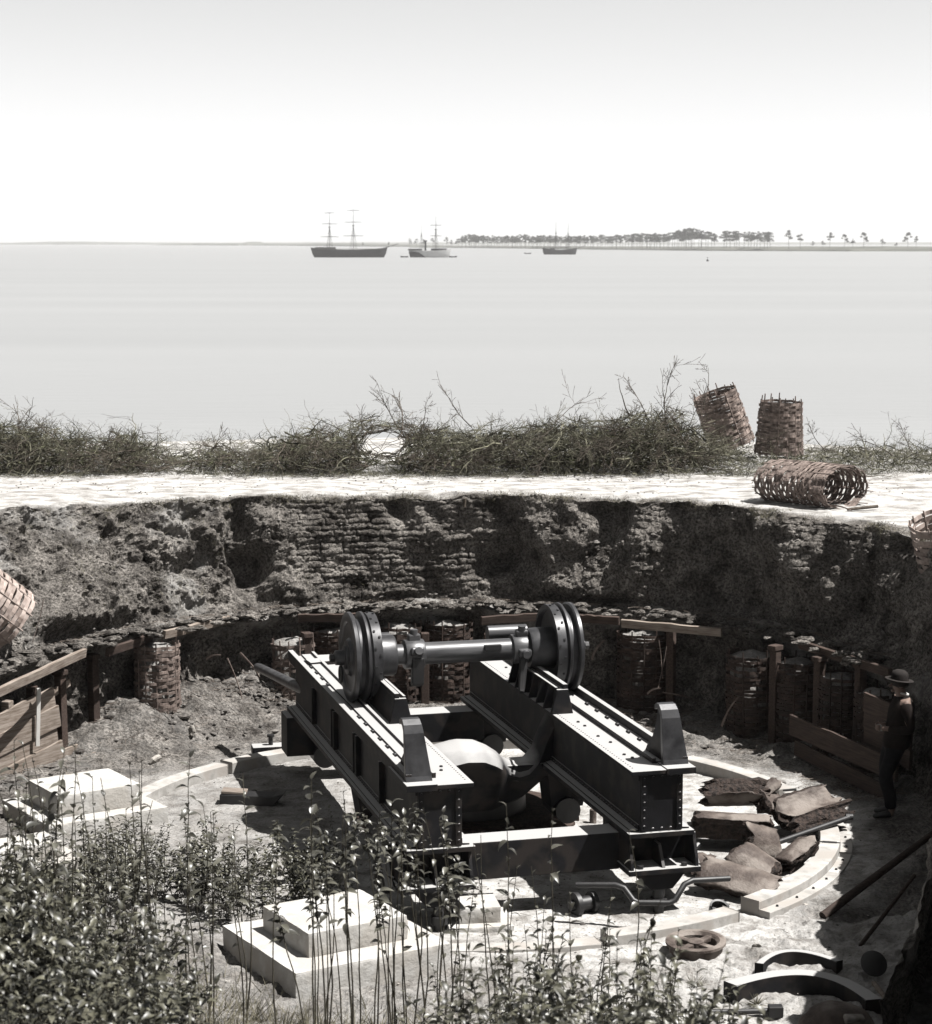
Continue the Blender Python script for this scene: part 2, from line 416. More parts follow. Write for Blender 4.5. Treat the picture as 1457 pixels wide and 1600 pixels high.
def make_floor():
    xs = np.arange(-8.6, 8.6, 0.035); ys = np.concatenate([np.arange(-12, 15.0, 0.35), np.arange(15.0, 32.2, 0.035)])
    X, Y = np.meshgrid(xs, ys)
    Z = floor_z(X, Y)
    p = np.stack([X, Y, X * 0], -1)
    ring = np.hypot(X - CX, Y - CY)
    outer = sstep(4.4, 5.2, ring)
    Z = Z + fbm(p, 1.5, 3, 3) * 0.03 + fbm(p, 0.22, 5, 9, 0.6) * (0.022 + 0.07 * outer) + np.clip(fbm(p, 0.07, 2, 21), 0.1, 1) * (0.012 + 0.02 * outer)
    Z = Z + np.clip(fbm(p, 0.5, 3, 33) - 0.18, 0, 1) * 0.22 * outer
    thd = np.degrees(np.arctan2(Y - CY, X - CX)); thd = np.where(thd < -90, thd + 360, thd)
    Z = np.where((ring > foot_r(thd) + 0.45) & (Y > 19.5), -0.6, Z)
    ny, nx = X.shape
    V = np.stack([X, Y, Z], -1).reshape(-1, 3)
    I = np.arange(ny * nx).reshape(ny, nx)
    F = np.stack([I[:-1, :-1], I[:-1, 1:], I[1:, 1:], I[1:, :-1]], -1).reshape(-1, 4)
    me = npmesh('pit_floor', V, F, M['earth'], False)
    rr_ = np.hypot(X - 0.0, Y - 23.75)
    nz = fbm(p, 0.7, 4, 71) * 0.9
    sandy = 1 - sstep(4.35, 5.1, rr_ + nz * 0.5) * np.where(Y > 20.5, 1.0, np.where(X < 0.6, 0.6, 0.25)) * (0.80 + 0.2 * nz)
    sandy = sandy * (1 - 0.38 * sstep(-0.8, -2.2, X + nz * .6))
    sandy = sandy - 0.35 * np.clip(fbm(p, 0.12, 3, 72), 0, 1)
    a_ = me.attributes.new('sandy', 'FLOAT', 'POINT'); a_.data.foreach_set('value', np.clip(sandy, 0, 1).reshape(-1).astype(np.float32))
    o = link('pit_floor', me)
    tag(o, kind='structure')
make_floor()

def gz(x, y):
    return float(floor_z(np.array([x]), np.array([y]))[0])

def make_bank():
    th = np.concatenate([np.arange(-70, 22, 0.6), np.arange(22, 165, 0.15), np.arange(165, 215.1, 0.7)])
    fr = foot_r(th); rr = rim_r(th)
    rows = []        # (r, z, kind) arrays
    def seg(n, ra, za, rb, zb, k, ease=1.0):
        for i in range(n):
            t = i / n
            rows.append((ra + (rb - ra) * (t ** ease), za + (zb - za) * t, k))
    o = np.ones_like(th)
    seg(34, fr, -0.3 * o, fr + 0.12, 1.15 * o, 0)
    seg(8, fr + 0.12, 1.15 * o, fr - 0.12, 1.40 * o, 1)
    seg(8, fr - 0.12, 1.40 * o, fr + 0.10, 1.50 * o, 1)
    seg(88, fr + 0.10, 1.50 * o, rr, BERM_Z * o, 2, 1.0)
    seg(50, rr, BERM_Z * o, rr + 1.6, BERM_Z * o, 3)
    seg(50, rr + 1.6, BERM_Z * o, rr + 5.5, BERM_Z * o, 3)
    seg(20, rr + 5.5, BERM_Z * o, rr + 9.6, (BERM_Z - 0.03) * o, 3)
    seg(10, rr + 9.6, (BERM_Z - 0.03) * o, rr + 18, 0.4 * o, 4)
    seg(5, rr + 18, 0.4 * o, rr + 50, -2.9 * o, 4)
    rows.append((rr + 60, -3.6 * o, 4))
    R = np.stack([r for r, z, k in rows]); Z = np.stack([z for r, z, k in rows]); K = np.array([k for r, z, k in rows])[:, None] * np.ones_like(R)
    # nearer the camera on the right there is no shelf, only one rough slope
    tt = np.clip((Z + 0.3) / (BERM_Z + 0.3), 0, 1); slope_R = fr[None, :] + (rr - fr)[None, :] * tt ** 1.3 + 0.0
    noshelf = sstep(24, 14, th)[None, :]
    R = np.where(K <= 2, R * (1 - noshelf) + slope_R * noshelf, R)
    T = np.radians(th)[None, :] * np.ones_like(R)
    X = CX + R * np.cos(T); Y = CY + R * np.sin(T)
    p = np.stack([X, Y, Z], -1)
    # flank weight: 1 on the cut face, fading at the sill and over the rim
    tw = np.clip((Z - 1.50) / (BERM_Z - 1.50), 0, 1)
    rim_f = np.where(K == 3, np.exp(-np.clip(R - rr[None, :], 0, None) / 0.25), 1.0)
    face = np.where(K == 2, sstep(0.0, 0.10, tw), np.where(K == 3, rim_f, 0.0))
    leftness = sstep(108, 124, th)[None, :]
    d = fbm(p, 1.15, 3, 40) * 0.38 + fbm(p, 0.42, 3, 41) * 0.24 + fbm(p, 0.17, 3, 42) * 0.12 + fbm(p, 0.06, 3, 43, 0.6) * 0.05
    d = d * (0.72 + 0.35 * leftness)
    # sod courses, broken into single turves
    course = 0.088
    zz = Z + fbm(p, 0.9, 2, 50) * 0.05 + fbm(p, 0.25, 2, 51) * 0.02
    ci = np.floor(zz / course); cf = zz / course - ci
    arc = T * 7.0
    bl = 0.34
    bi = np.floor(arc / bl + _hash(ci, ci * 0 + 3, ci * 0, 7)); bf = arc / bl + _hash(ci, ci * 0 + 3, ci * 0, 7) - bi
    turf = (_hash(bi, ci, ci * 0, 9) - 0.5) * 0.055
    prof = (1 - np.abs(cf - 0.45) * 2) ** 0.5 * 0.05 if False else np.sqrt(np.clip(1 - (cf * 2 - 1) ** 2, 0, 1)) * 0.048
    joint = -0.03 * np.exp(-((np.minimum(bf, 1 - bf)) / 0.05) ** 2)
    thx = th[None, :]
    cm = sstep(113, 108, thx) * sstep(82, 96, thx + 10 * fbm(p, 0.6, 2, 61)) + 0.4 * sstep(75, 68, thx) * sstep(30, 44, thx)
    cm = np.clip(cm * (0.75 + 0.7 * fbm(p, 0.5, 2, 60)) + 0.12, 0, 1)
    dd = d * (1 - 0.5 * cm) + (turf + prof + joint) * cm
    # clefts (negative) and tongues of slumped earth (positive): angle, height, half widths, depth
    for a, zc, wa, wz, amp in [(116.5, 2.5, 1.9, 0.75, -0.55), (117.5, 1.8, 1.4, 0.4, -0.25), (87.0, 2.05, 3.6, 0.28, -0.42), (84.0, 2.4, 1.5, 0.4, -0.2), (98.5, 2.85, 1.4, 0.22, -0.28), (79.0, 2.35, 3.6, 0.5, 0.30),
                               (69.0, 2.2, 3.2, 0.45, 0.34), (76.0, 1.75, 7.0, 0.22, 0.18), (47.0, 2.75, 4.5, 0.35, 0.42), (43.0, 2.4, 2.2, 0.35, 0.30), (57.0, 2.2, 6.0, 0.7, -0.22), (34.0, 2.2, 4.0, 0.7, -0.2), (131, 2.55, 1.4, 0.3, -0.25),
                               (138, 2.0, 6.0, 0.4, 0.28), (126, 1.85, 5.0, 0.25, 0.22), (146, 1.75, 4.0, 0.2, 0.2), (152, 2.4, 3, 0.35, -0.2), (73.5, 2.75, 2.3, 0.25, -0.25), (64, 2.95, 2.0, 0.15, -0.12), (112, 1.7, 3.0, 0.2, 0.15)]:
        dd = dd + amp * np.exp(-((thx + 2.0 * fbm(p, 0.5, 2, 70) - a) / wa) ** 2 - ((Z - zc) / wz) ** 2)
    R2 = R - dd * face
    Z2 = Z + dd * face * (0.12 + 0.35 * leftness) + np.where(K == 2, fbm(p, 0.12, 3, 80) * 0.03 * face, 0)
    # earth behind the gabions and the shelf
    low = np.where(K == 0, 1.0, np.where(K == 1, 0.6, 0.0))
    R2 = R2 + low * (fbm(p, 0.6, 3, 90) * 0.22 + fbm(p, 0.14, 4, 91, 0.6) * 0.13)
    Z2 = Z2 + np.where((K == 1) | ((K == 2) & (tw < 0.12)), fbm(p, 0.7, 3, 93) * 0.12 + fbm(p, 0.16, 4, 92, 0.7) * 0.05, 0)
    # the top: trampled sand, uneven lip
    top = (K >= 3).astype(float)
    out = np.clip(R - rr[None, :], 0, None)
    Z2 = Z2 + top * (fbm(p, 1.2, 3, 95) * 0.05 + fbm(p, 0.25, 3, 96) * 0.010) * np.where(K == 4, 0.3, 1)
    lip = np.exp(-(out / 0.30) ** 2) * top + np.where(K == 2, sstep(0.9, 1.0, tw), 0)
    Z2 = Z2 + lip * (fbm(p, 0.35, 3, 97) * 0.09 - 0.03)
    X = CX + R2 * np.cos(T); Y = CY + R2 * np.sin(T)
    ny, nx = X.shape
    V = np.stack([X, Y, Z2], -1).reshape(-1, 3)
    I = np.arange(ny * nx).reshape(ny, nx)
    F = np.stack([I[:-1, :-1], I[:-1, 1:], I[1:, 1:], I[1:, :-1]], -1).reshape(-1, 4)[:, ::-1]
    me = npmesh('earth_bank', V, F, M['earth'], False)
    sand = np.where(K >= 3, sstep(0.02, 0.42, out + fbm(p, 0.3, 4, 98) * 0.30), 0.0)
    sand = np.maximum(sand, np.where(K == 1, np.clip(0.25 + fbm(p, 0.5, 3, 94), 0, 0.6), 0) )
    sl = np.where(K == 2, sstep(0.15, 0.5, fbm(p, 0.8, 4, 99)) * 0.35 * leftness, 0)
    sand = np.maximum(sand, sl * 1.3)
    at_ = me.attributes.new('sandy', 'FLOAT', 'POINT'); at_.data.foreach_set('value', sand.reshape(-1).astype(np.float32))
    o = link('earth_bank', me); tag(o, kind='structure')
    return V.reshape(ny, nx, 3), th
BANKV, BANKTH = make_bank()

# ------------------------------------------------------------------ river, far land, haze
def sheet(name, x0, x1, y0, y1, z, mat):
    o = MB(); o._add([(x0, y0, z), (x1, y0, z), (x1, y1, z), (x0, y1, z)], [(0, 1, 2, 3)])
    return tag(o.build(name, mat), kind='structure')
sheet('river', -9000, 9000, 34.5, 8300, WATER_Z, M['water'])
def far_land(name, pts, depth, seed):
    """pts: (x, y near waterline, height)"""
    V = []; F = []
    n = len(pts)
    xs = np.array([p[0] for p in pts]); ys = np.array([p[1] for p in pts]); hs_ = np.array([p[2] for p in pts])
    t = np.linspace(0, 1, n * 40); ti = np.linspace(0, 1, n)
    x = np.interp(t, ti, xs); y = np.interp(t, ti, ys); h = np.interp(t, ti, hs_)
    p = np.stack([x, y, x * 0], -1)
    y = y + fbm(p, 60, 3, seed) * 14
    h = np.clip(h + fbm(p, 45, 4, seed + 1) * 0.9, 0.3, None)
    rows = [(0, -1.5), (0, 0.15), (10, 0.55), (26, 0.8), (60, 1.0), (depth, 1.0), (depth + 10, -1)]
    V = np.concatenate([np.stack([x, y + dy, WATER_Z + (h * k if k > 0 else -1 + 0 * h)], -1) for dy, k in rows])
    m = len(x); I = np.arange(m * len(rows)).reshape(len(rows), m)
    F = np.stack([I[:-1, :-1], I[:-1, 1:], I[1:, 1:], I[1:, :-1]], -1).reshape(-1, 4)
    return tag(link(name, npmesh(name, V, F, M['shore'])), kind='structure')
def wl(px, py): 
    v = at(px, py, WATER_Z); return v.x, v.y
pts = []
for px_, py_, h in [(905, 389.5, 3.2), (1000, 390.5, 3.2), (1100, 391.5, 3.5), (1200, 392.0, 3.6), (1330, 392.5, 3.6), (1460, 392.5, 3.6), (1700, 393, 3.6), (2600, 394, 3.6)]:
    x, y = wl(px_, py_); pts.append((x, y, h))
pts = [(wl(640, 386.5)[0], wl(640, 386.5)[1], 2.0), (wl(700, 387)[0], wl(700, 387)[1], 3.0), (wl(800, 388)[0], wl(800, 388)[1], 3.2)] + pts
far_land('far_shore', pts, 500, 3)
pts = []
for px_, py_, h in [(235, 383, 0.6), (300, 383.0, 7.0), (340, 383.2, 4.5), (372, 383.4, 5.0), (384, 383.4, 10.0), (396, 383.4, 4.5), (440, 383.6, 4.0), (520, 384.5, 6.5), (600, 385.2, 4.5), (690, 386.0, 3.0)]:
    x, y = wl(px_, py_); pts.append((x, y, h))
far_land('low_point', pts, 400, 8)
pts = []
for px_, py_, h in [(-500, 381.9, 5), (0, 381.9, 6), (90, 381.9, 11), (170, 381.9, 8), (300, 381.9, 6), (500, 381.9, 8), (760, 381.9, 8), (1457, 381.9, 8), (2000, 381.9, 8)]:
    x, y = wl(px_, py_); pts.append((x, y, h))
far_land('horizon_land', pts, 600, 12)

# haze: one closed box of even density
HZ = 1.1e-4
mh, t = nt('haze'); pv = N(t, 'ShaderNodeVolumePrincipled'); pv.inputs['Color'].default_value = (0.97, 0.975, 0.98, 1)
pv.inputs['Density'].default_value = HZ; pv.inputs['Anisotropy'].default_value = 0.2
oo = N(t, 'ShaderNodeOutputMaterial'); t.links.new(pv.outputs[0], oo.inputs['Volume'])
mb = MB(); mb.bx((-9300, -600, -6.0), (9300, 8700, 30.0))
tag(mb.build('haze', mh), kind='stuff')

# ------------------------------------------------------------------ far pines
def pine_variants(n, dense=True):
    out = []
    for k in range(n):
        rnd = random.Random(100 + k + (0 if dense else 50))
        H = 1.0
        lean = rnd.uniform(-0.04, 0.04)
        tr = MB(); tr.tube([(0, 0, -0.05), (lean * .5, 0, .45), (lean, 0, .93)], [0.014, 0.011, 0.004], 5)
        V = []; F = []
        clumps = []
        nc = rnd.randint(9, 15) if dense else rnd.randint(8, 11)
        for c in range(nc):
            zc = rnd.uniform(0.42 if dense else 0.5, 0.95)
            rad = (0.27 if dense else 0.2) * math.sin(min(1, (1.02 - zc) / 0.4) * PI / 2)
            a = rnd.uniform(0, 2 * PI); q = rad * rnd.uniform(0.2, 1)
            cc = Vector((lean + q * math.cos(a), q * math.sin(a), zc)); clumps.append(cc)
            tr.tube([(lean * zc, 0, zc - 0.08), cc], [0.006, 0.003], 3)
            cr = rnd.uniform(0.075, 0.125)
            for j in range(64):
                d = Vector((rnd.gauss(0, 1), rnd.gauss(0, 1), rnd.gauss(0, 0.55))); d = d.normalized() * cr * rnd.uniform(0.3, 1)
                d.z *= 0.8
                c0 = cc + d; s = rnd.uniform(0.016, 0.032)
                u = Vector((rnd.gauss(0, 1), rnd.gauss(0, 1), rnd.gauss(0, 1))).normalized(); w = u.orthogonal().normalized()
                b = len(V); V += [c0 + u * s, c0 - u * s * .5 + w * s, c0 - u * s * .5 - w * s]; F.append((b, b + 1, b + 2))
        tm = bpy.data.meshes.new('trunk'); tm.from_pydata(tr.v, [], tr.f); tm.materials.append(M['pinetrunk'])
        cm_ = npmesh('crown', np.array([tuple(v) for v in V]), np.array(F), M['pine'], smooth=False)
        out.append((tm, cm_))
    return out
PV = pine_variants(8); PS = pine_variants(5, False)
rnd = random.Random(5)
def pine(px_, base_y, top_y, label, group=None, sparse=False, wide=1.0, extra=0):
    v = at(px_, base_y + 4.5, WATER_Z)
    v.y += extra + 40
    v = Vector((v.x * (v.y) / max(1, v.y - extra - 40), v.y, WATER_Z + 3.0))
    h = (base_y + 1 - top_y) / 3327.0 * v.y
    tr = thing('pine_tree', label, 'tree', v, (0, 0, rnd.uniform(0, 6.28)), group)
    tm, cm_ = rnd.choice(PS if sparse else PV)
    link('trunk', tm, tr, scale=(h, h, h)); link('crown', cm_, tr, scale=(h * wide, h * wide, h))
prof = ctrl([(715, 372), (730, 367), (760, 368), (775, 369), (820, 367), (900, 369), (950, 368), (1040, 364), (1065, 361), (1080, 357), (1100, 360), (1115, 363), (1140, 361), (1180, 362), (1200, 364)])
x = 716.0
while x < 1206:
    if not (1118 < x < 1126):
        pine(x + rnd.uniform(-1.5, 1.5), 386 + (x - 700) * 0.004, float(prof(x)) + rnd.uniform(-0.5, 2.8), 'tall pine in the long row along the far shore of the river', 'pines in a row along the far shore', extra=rnd.uniform(0, 90), wide=rnd.uniform(1.0, 1.5))
    x += rnd.uniform(2.2, 5.0) * (1.0 if x < 1100 else 1.25)
for px_, top, sp, lab in [(1233, 361, True, 'slender gapped pine first to stand clear beyond the right end of the far pine row'),
                          (1251, 364, True, 'thin bare-stemmed pine with a small flat top right of the far pine row'),
                          (1270, 378, False, 'low bushy tree between thin pines on the far shore'),
                          (1286, 377, False, 'small round bush between two clearer pines on the far shore'),
                          (1297, 364, True, 'faint wispy pine on the far shore left of a round bushy pair'),
                          (1320, 367, False, 'round-topped tree on the far shore, left one of a bushy pair'),
                          (1333, 374, False, 'short tree between the bushy pair on the far shore'),
                          (1350, 364, False, 'tall broad-crowned tree on the far shore, right one of a bushy pair'),
                          (1379, 374, False, 'small lone tree on the low bank at the right of the far shore'),
                          (1401, 380, False, 'tiny shrub on the low bank near the right edge of the far shore'),
                          (1419, 364, False, 'dense upright tree near the right edge of the far shore'),
                          (1432, 370, True, 'thin tree just beside the dense upright tree at the right edge of the far shore')]:
    pine(px_, 388.0, top, lab, sparse=sp)
for px_, top, lab in [(640, 373, 'bushy tree behind the stern of the white steamer'), (651, 373, 'rounded tree behind the steamer, next to its funnel'), (662, 374, 'broad tree behind the funnel of the white steamer'), (676, 372, 'tree behind the steamer between funnel and mast'), (698, 371, 'leaning tree just right of the steamer mast'), (706, 375, 'low tree at the left tip of the far pine row'), (608, 378, 'lone small tree on the low point between the two ships'), (567, 379, 'small round tree on the low point behind the black ship')]:
    pine(px_, 385.0, top, lab)

# ------------------------------------------------------------------ ships
def hull_mesh(L_, B, Hh, sheer=0.15, name='hull', mat=None, parent=None, z0=0.0):
    n = 26; rows = []
    for i in range(n + 1):
        t = i / n; x = (t - 0.5) * L_
        w = B / 2 * (1 - abs(2 * t - 1) ** 3.2) ** 0.8 if t > 0.1 else B / 2 * (0.62 + 3.0 * t * 0.9) * 0.72
        w = max(w, 0.05)
        sh = Hh * (1 + sheer * (2 * t - 1) ** 2)
        rake = (t - 0.5) * 0.06 * L_
        rows.append([(x * 0.90, w * 0.15, -0.8), (x * 0.94, w * 0.85, 0.3), (x * 0.97 + rake * .3, w, Hh * 0.55), (x + rake * 0.4, w * 0.98, sh)])
    V = []; F = []
    for r in rows:
        V += [(a, b, c) for a, b, c in r] + [(a, -b, c) for a, b, c in r[::-1]]
    for i in range(n):
        for k in range(7):
            a = i * 8 + k; F.append((a, a + 1, a + 9, a + 8))
    F.append(tuple(range(8))); F.append(tuple(n * 8 + k for k in range(8))[::-1])
    m = MB(); m._add(V, F)
    return m.build(name, mat, parent, smooth=True)
def mast(parent, x, h, z0, yards=(), r=0.22, boom=None):
    m = MB(); m.tube([(x, 0, z0), (x, 0, z0 + h * 0.6), (x, 0, z0 + h)], [r, r * 0.8, r * 0.3], 6); m.lathe([(z0 + h * 0.58, 0.1), (z0 + h * 0.58, r * 3), (z0 + h * 0.61, r * 3), (z0 + h * 0.61, 0.1)], (x, 0, 0), n=8)
    o = m.build('mast', M['mast'], parent, True)
    for (zf, w) in yards:
        y = MB(); y.tube([(x - 0.5 * w, -0.3, z0 + h * zf), (x, -0.35, z0 + h * zf + 0.05), (x + 0.5 * w, -0.3, z0 + h * zf)], [0.10, 0.2, 0.10], 5); y.build('yard', M['mast'], o)
    s = MB()
    for sx in (-1, 1):
        for yy in (-2.2, 2.2):
            for q in (0.05, 0.09):
                s.tube([(x + sx * h * q, yy, z0), (x, 0, z0 + h * 0.62)], 0.045, 3)
    s.build('shroud', M['mast'], parent)
    if boom:
        b = MB(); b.tube([(x, 0, z0 + 1.8), (x + boom, 0, z0 + 2.3)], 0.14, 5); b.build('boom', M['mast'], parent)
    return o
v = at(546, 402, WATER_Z)
s1 = thing('sailing_ship', 'large dark two-masted ship with crossed yards, leftmost of the vessels on the river', 'ship', (v.x, v.y, WATER_Z))
hull_mesh(44, 9, 4.6, 0.25, mat=M['hull'], parent=s1)
MB().bx((-20, -3.6, 4.7), (-8, 3.6, 6.0)).build('deckhouse', M['hull'], s1); MB().bx((-19.4, -4.1, 4.9), (19, 4.1, 5.1)).build('deck', M['deck'], s1)
mast(s1, -11.5, 22, 4.6, ((0.34, 11), (0.68, 9), (0.97, 6)), 0.2)
mast(s1, 2.5, 23.5, 4.6, ((0.34, 12), (0.68, 10), (0.97, 7)), 0.2)
MB().tube([(19, 0, 5), (29, 0, 8)], [0.3, 0.12], 5).build('bowsprit', M['mast'], s1)
v = at(672, 402, WATER_Z)
s2 = thing('steamer', 'pale-hulled steamer with a thin funnel and a square-rigged foremast', 'ship', (v.x, v.y, WATER_Z), (0, 0, math.radians(-8)))
hull_mesh(24.5, 6, 3.9, 0.28, mat=M['white'], parent=s2)
mb = MB(); mb.bx((-12.6, -2.6, 4.2), (-5, 2.6, 5.0)); mb.build('poop_deck', M['hull'], s2)
mb = MB(); mb._add([(-11.6, -2.66, 0.05), (-1.5, -3.12, 0.05), (-6.5, -3.2, 2.6), (-12.3, -2.75, 3.6)], [(0, 1, 2, 3)]); 
mb2 = MB(); mb2.prism([(-11.2, 0.0), (-2.0, 0.0), (-6.0, 2.9), (-12.2, 3.5)], -3.12, -2.4, 'y'); mb2.build('stern_shade_panel', M['hull'], s2)  # dark panel stands in for shade on the white stern quarter
mb = MB(); mb.lathe([(4, 0.55), (9.2, 0.55), (9.3, 0.95), (10.0, 0.95), (10.0, 0.4)], (-2.6, 0, 0), n=14); mb.build('funnel', M['hull'], s2, True)
MB().bx((1, -1.8, 4.0), (10, 1.8, 5.2)).build('deckhouse', M['hull'], s2)
mast(s2, 3.6, 20.5, 4.0, ((0.42, 7), (0.72, 6.6)), 0.2)
mast(s2, -5.0, 17, 4.0, (), 0.07)
v = at(875, 397.5, WATER_Z)
s3 = thing('schooner', 'two-masted schooner with bare masts and a long bowsprit anchored before the pines', 'ship', (v.x, v.y, WATER_Z))
hull_mesh(24.5, 6, 3.4, 0.45, mat=M['hull'], parent=s3)
mast(s3, -2.8, 20.5, 3.2, (), 0.24, -9); mast(s3, 6.0, 19.5, 3.2, (), 0.24, -7)
MB().tube([(11, 0, 3.8), (19, 0, 6.6)], [0.26, 0.12], 5).build('bowsprit', M['mast'], s3)
MB().bx((-7, -1.6, 3.1), (-3.6, 1.6, 4.6)).build('deckhouse', M['mast'], s3)
for px_, py_, L_, lab in [(825, 396.5, 5.5, 'small rowing boat left of the anchored schooner'), (632, 402, 4.6, 'tiny dark boat astern of the pale steamer'), (708, 402, 5.0, 'tiny dark boat ahead of the pale steamer')]:
    v = at(px_, py_, WATER_Z)
    b = thing('rowing_boat', lab, 'boat', (v.x, v.y, WATER_Z), (0, 0, 0.1))
    hull_mesh(L_, 1.5, 0.7, 0.35, mat=M['hull'], parent=b)
    m = MB()
    for q in (-0.2, 0.1): m.bx((L_ * q, -0.6, 0.5), (L_ * q + 0.25, 0.6, 0.56))
    m.build('thwart', M['deck'], b)
v = at(1106, 408, WATER_Z)
b = thing('buoy', 'small dark marker buoy alone on the open water at the right', 'buoy', (v.x, v.y, WATER_Z))
MB().lathe([(-0.4, 0.1), (-0.4, 0.55), (0.3, 0.62), (0.9, 0.25), (0.9, 0.02)], n=14).build('float', M['hull'], b, True)
MB().tube([(0, 0, 0.8), (0, 0, 1.7)], 0.07, 6).build('staff', M['hull'], b); MB().lathe([(1.5, 0.02), (1.6, 0.22), (1.85, 0.22), (1.95, 0.02)], n=10).build('topmark', M['hull'], b, True)

# ================================================================== THE GUN CHASSIS
ALPHA = math.radians(14.8)
CH = (-0.086, 24.07, 0.0)
def kchild(mb, name, mat, parent, bevel=0.006, smooth=False):
    return mb.build(name, mat, parent, smooth=smooth, bevel=bevel)
def kw(u, v, z):      # chassis frame -> world
    return Vector((CH[0] + u * math.cos(ALPHA) - v * math.sin(ALPHA), CH[1] + u * math.sin(ALPHA) + v * math.cos(ALPHA), z))
chassis = thing('gun_carriage_chassis', 'big black riveted gun carriage chassis with two long girders filling the pit', 'gun carriage', CH, (0, 0, ALPHA))
VN, VF = -3.72, 3.0
def mirror(poly, s): return [(a * s, b) for a, b in poly]
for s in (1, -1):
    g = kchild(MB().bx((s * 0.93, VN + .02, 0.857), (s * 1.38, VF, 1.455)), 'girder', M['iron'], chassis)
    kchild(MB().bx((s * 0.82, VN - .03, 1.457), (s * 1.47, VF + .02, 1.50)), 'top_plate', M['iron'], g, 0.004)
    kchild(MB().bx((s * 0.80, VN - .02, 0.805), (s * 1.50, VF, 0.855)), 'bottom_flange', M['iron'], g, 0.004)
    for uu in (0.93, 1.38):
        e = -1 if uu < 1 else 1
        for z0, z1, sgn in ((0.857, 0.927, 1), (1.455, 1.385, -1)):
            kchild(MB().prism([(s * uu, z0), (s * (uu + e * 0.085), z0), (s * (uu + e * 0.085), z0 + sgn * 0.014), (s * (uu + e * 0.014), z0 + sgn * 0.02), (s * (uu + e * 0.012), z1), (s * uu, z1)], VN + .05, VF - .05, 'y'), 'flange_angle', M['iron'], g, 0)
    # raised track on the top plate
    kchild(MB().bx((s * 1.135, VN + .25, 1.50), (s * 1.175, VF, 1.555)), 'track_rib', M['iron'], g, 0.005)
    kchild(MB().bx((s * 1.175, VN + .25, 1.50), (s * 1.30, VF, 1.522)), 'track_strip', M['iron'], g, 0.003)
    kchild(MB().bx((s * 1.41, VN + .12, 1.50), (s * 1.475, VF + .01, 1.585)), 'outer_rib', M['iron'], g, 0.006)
    # rivets
    rv = MB()
    def rivet(c, ax, r=0.017, h=0.012):
        x, y, z = c
        n = 6
        d = {'x': (1, 0, 0), '-x': (-1, 0, 0), '-y': (0, -1, 0), 'z': (0, 0, 1)}[ax]
        d = Vector(d); a = d.orthogonal().normalized(); b = d.cross(a)
        base = [Vector(c) + (a * math.cos(2 * PI * k / n) + b * math.sin(2 * PI * k / n)) * r for k in range(n)]
        mid = [Vector(c) + d * h * .8 + (a * math.cos(2 * PI * k / n) + b * math.sin(2 * PI * k / n)) * r * .62 for k in range(n)]
        rv._add(base + mid, [(k, (k + 1) % n, n + (k + 1) % n, n + k) for k in range(n)] + [tuple(range(n, 2 * n))])
    v_ = VN + .12
    while v_ < VF - .1:
        rivet((s * 0.875, v_, 1.5005), 'z', 0.009, 0.007); v_ += 0.07
    v_ = VN + .15
    while v_ < VF - .1:
        for uu, ax in ((0.93, '-x'), (1.38, 'x')):
            axx = ax if s > 0 else {'-x': 'x', 'x': '-x'}[ax]
            rivet((s * uu + (-.013 if axx == '-x' else .013), v_, 0.892), axx, 0.014, 0.012)
            rivet((s * uu + (-.013 if axx == '-x' else .013), v_, 1.42), axx, 0.014, 0.012)
        v_ += 0.09
    for uu in (0.965, 1.345):
        for k in range(7): rivet((s * uu, VN + .004, 0.92 + k * 0.082), '-y', 0.015, 0.014)
    for k in range(3):
        for zz in (0.892, 1.425): rivet((s * (1.06 + 0.095 * k), VN + .004, zz), '-y', 0.015, 0.014)
    tag(rv.build('rivets', M['iron'], g, True), kind='stuff')
    # end plate frame
    for a, b in (((0.935, 0.87), (0.995, 1.45)), ((1.315, 0.87), (1.375, 1.45))):
        kchild(MB().bx((s * a[0], VN - .001, a[1]), (s * b[0], VN + .021, b[1])), 'end_strap', M['iron'], g, 0.002)
    # stiffeners on the outer web
    for v_ in (-2.2, -1.0, -0.85, 0.25, 0.4, 1.6):
        kchild(MB().bx((s * 1.38, v_ - .02, 0.93), (s * 1.44, v_ + .02, 1.38)), 'stiffener', M['iron'], g, 0.003)
    v_ = VN + .5; k = 0
    while v_ < VF - .2:                                    # bolts along the track strip
        if not (-0.45 < v_ < 0.75):
            kchild(MB().lathe([(0, 0.026), (0.028, 0.026), (0.034, 0.018), (0.034, 0)], (s * 1.335, v_, 1.5), n=8), 'bolt', M['irondark'], g, 0, True)
        v_ += 0.36
    for v_ in (-3.2, -3.05, -2.5, -2.2, -1.7, -1.5, 1.2, 1.6):
        kchild(MB().lathe([(0, 0.02), (0.014, 0.016), (0.016, 0)], (s * (1.0 + .03 * math.sin(v_ * 9)), v_, 1.5), n=7), 'bolt', M['irondark'], g, 0, True)
    # end block: open-fronted cast box under the near end
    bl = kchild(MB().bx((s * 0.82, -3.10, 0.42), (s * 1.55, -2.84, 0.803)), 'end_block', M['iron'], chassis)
    # flaring floor plate, side walls, centre web
    x0, x1 = 0.82, 1.55
    kchild(MB().prism([(-3.10, 0.42), (-3.76, 0.42), (-3.76, 0.475), (-3.10, 0.475)], s * (x0 - .02), s * (x1 + .02), 'x'), 'block_floor', M['iron'], bl, 0.005)
